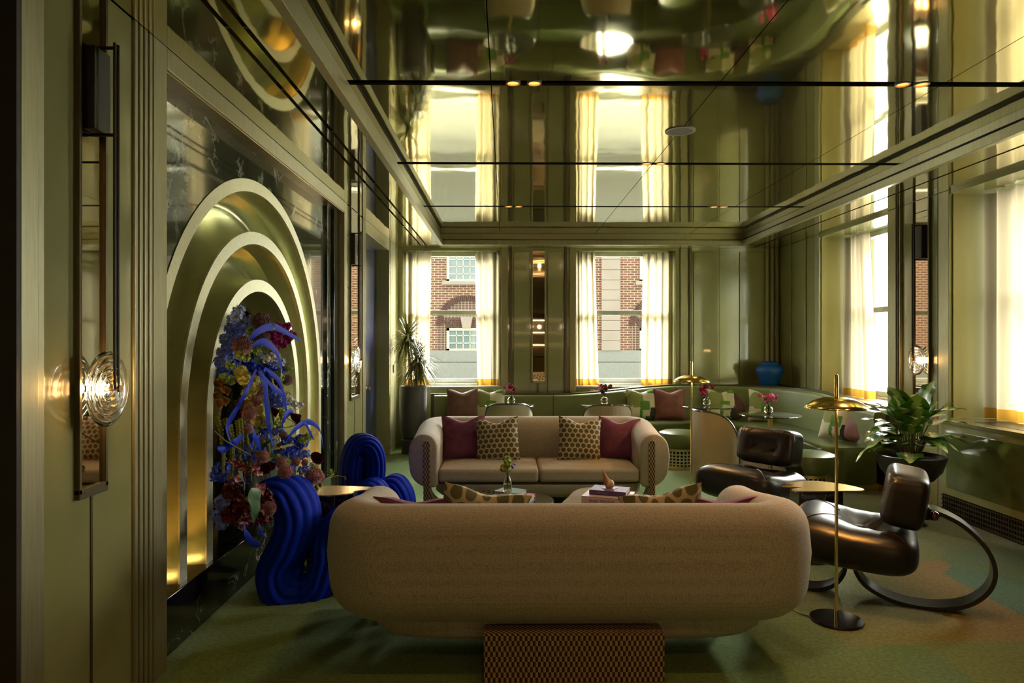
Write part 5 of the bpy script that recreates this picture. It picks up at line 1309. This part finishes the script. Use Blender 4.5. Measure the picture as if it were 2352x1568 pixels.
for px, py in ((550, 815), (530, 838), (565, 820), (590, 805), (610, 800), (625, 808), (570, 800), (640, 858), (645, 868), (515, 868), (530, 872), (622, 750), (575, 760), (588, 995), (575, 1010), (585, 1022), (565, 990), (640, 1052), (620, 1045), (655, 1050), (695, 1010), (705, 1005), (712, 1000), (663, 845), (650, 945), (640, 970), (670, 1090), (720, 1070), (760, 1085)): place('lime_bud_cluster', gn, px, py, -1.55 + (.15 if px > 680 else 0), .6)
wh = cluster_mesh('white_blossom_cluster', p_white, (.03, .03, .03), 22, .022, 92)
for px, py in ((664, 918), (674, 925), (682, 932), (690, 930), (660, 908), (612, 825), (625, 820), (635, 1010)): place('white_blossom_cluster', wh, px, py, -1.50, .7)
rd = cluster_mesh('crimson_blossom_cluster', p_wine2, (.05, .05, .05), 40, .026, 97)
for px, py in ((545, 1148), (560, 1160), (540, 1170), (575, 1185), (590, 1175), (602, 1160), (560, 1190), (596, 1190), (530, 1182), (612, 1150), (606, 1135), (530, 1128)): place('crimson_blossom_cluster', rd, px, py, -1.47, .8)
# hanging amaranthus
for i, (px, py, L) in enumerate(((497, 955, .30), (507, 965, .33), (516, 960, .3), (545, 965, .35), (552, 960, .36), (558, 965, .3), (560, 985, .3), (612, 1000, .25), (604, 1010, .2), (528, 975, .3), (725, 1115, .12), (735, 1110, .1), (715, 1112, .12), (700, 1100, .12), (690, 1090, .1))):
    p = atx(px, py, -1.52 + (.15 if px > 650 else 0)) - fo; rr = random.Random(i); path = [p, p + Vector((rr.uniform(.0, .03), .01, -L * .4)), p + Vector((rr.uniform(-.01, .05), rr.uniform(-.02, .03), -L))]
    pts = catmull(path, 16); m = MB(); m.tube(pts, [.013 * (1 - .5 * k / len(pts)) * (1 + .35 * math.sin(k * 2.6)) for k in range(len(pts))], 9); m.build('amaranth_tassel', p_moss, fl, angle=180)
# painted blue straps
straps = [([(570, 790), (590, 765), (625, 750), (655, 760), (693, 783)], .05, -1.52), ([(580, 795), (610, 785), (640, 810), (648, 845), (646, 880)], .055, -1.50), ([(590, 850), (570, 900), (545, 945), (525, 985), (533, 1020)], .065, -1.44), ([(575, 870), (568, 905), (548, 935), (530, 960)], .03, -1.42), ([(595, 850), (612, 880), (617, 930), (622, 985), (627, 1025)], .085, -1.42), ([(610, 845), (640, 870), (655, 905), (660, 945), (658, 955)], .05, -1.44), ([(600, 855), (630, 890), (650, 905), (655, 940)], .04, -1.43), ([(655, 1020), (680, 985), (710, 968), (735, 985), (743, 1030)], .04, -1.32), ([(648, 990), (655, 960), (670, 945), (675, 950)], .05, -1.42), ([(690, 965), (705, 975), (715, 995), (722, 1010)], .03, -1.33), ([(560, 1000), (545, 1015), (520, 1030), (500, 1028)], .05, -1.45), ([(580, 975), (588, 1000), (600, 1025), (598, 1035)], .05, -1.42), ([(563, 1205), (568, 1225), (585, 1245), (600, 1250)], .05, -1.30), ([(595, 1200), (600, 1215), (608, 1235)], .04, -1.32)]
for pts, w, X_ in straps:
    p3 = [atx(a, b_, X_ + .03 * math.sin(i * 1.7)) - fo for i, (a, b_) in enumerate(pts)]
    o_ = bpy.data.objects.new('blue_strap_leaf', strap_mesh('blue_strap_leaf', p_bluleaf, p3, w)); COL.objects.link(o_); o_.parent = fl
# begonia and burgundy leaves low down
gl = leaf_mesh('begonia_leaf', leaf_dark, .16, .085, .25, .004, .10); rl = leaf_mesh('burgundy_leaf', leaf_red, .12, .055, .35, .016, .2)
rnd = random.Random(8)
def leafat(name, me, px, py, X_, s, yaw, pitch=-1.2): inst(name, me, fl, atx(px, py, X_) - fo, (pitch, 0, yaw), s)
leafat('begonia_leaf', gl, 575, 1120, -1.38, 1.25, -1.5, -1.25); leafat('begonia_leaf', gl, 545, 1080, -1.42, .95, -1.2, -1.1); leafat('begonia_leaf', gl, 548, 1045, -1.45, .9, -1.9, .4); leafat('begonia_leaf', gl, 600, 1030, -1.5, .6, -1.0, .8)
for i, (px, py) in enumerate(((535, 1065), (560, 1065), (580, 1075), (590, 1060), (575, 1090), (600, 1085), (530, 1095), (515, 1110), (560, 1145), (545, 1150), (600, 1150), (585, 1165), (570, 1175), (555, 1185), (610, 1140), (600, 1170), (530, 1170), (620, 1120), (538, 1120), (548, 1170), (592, 1110), (606, 1180), (578, 1150), (520, 1060))):
    leafat('burgundy_leaf', rl, px, py, -1.48 + rnd.uniform(-.04, .06), rnd.uniform(.55, .85), rnd.uniform(-2.6, -.4), rnd.uniform(-1.5, .6))
# thin trailing stems
sm = MB()
for pts in (((700, 1090), (740, 1100), (775, 1092), (793, 1096)), ((660, 960), (680, 975), (640, 985)), ((690, 1040), (712, 1005), (730, 995)), ((705, 1075), (720, 1060), (731, 1052)), ((493, 990), (515, 1010), (540, 1025), (575, 1045))):
    sm.tube(catmull([atx(a, b_, -1.36) - fo for a, b_ in pts], 5), .003, 5)
sm.build('trailing_stem', stem_m, fl)
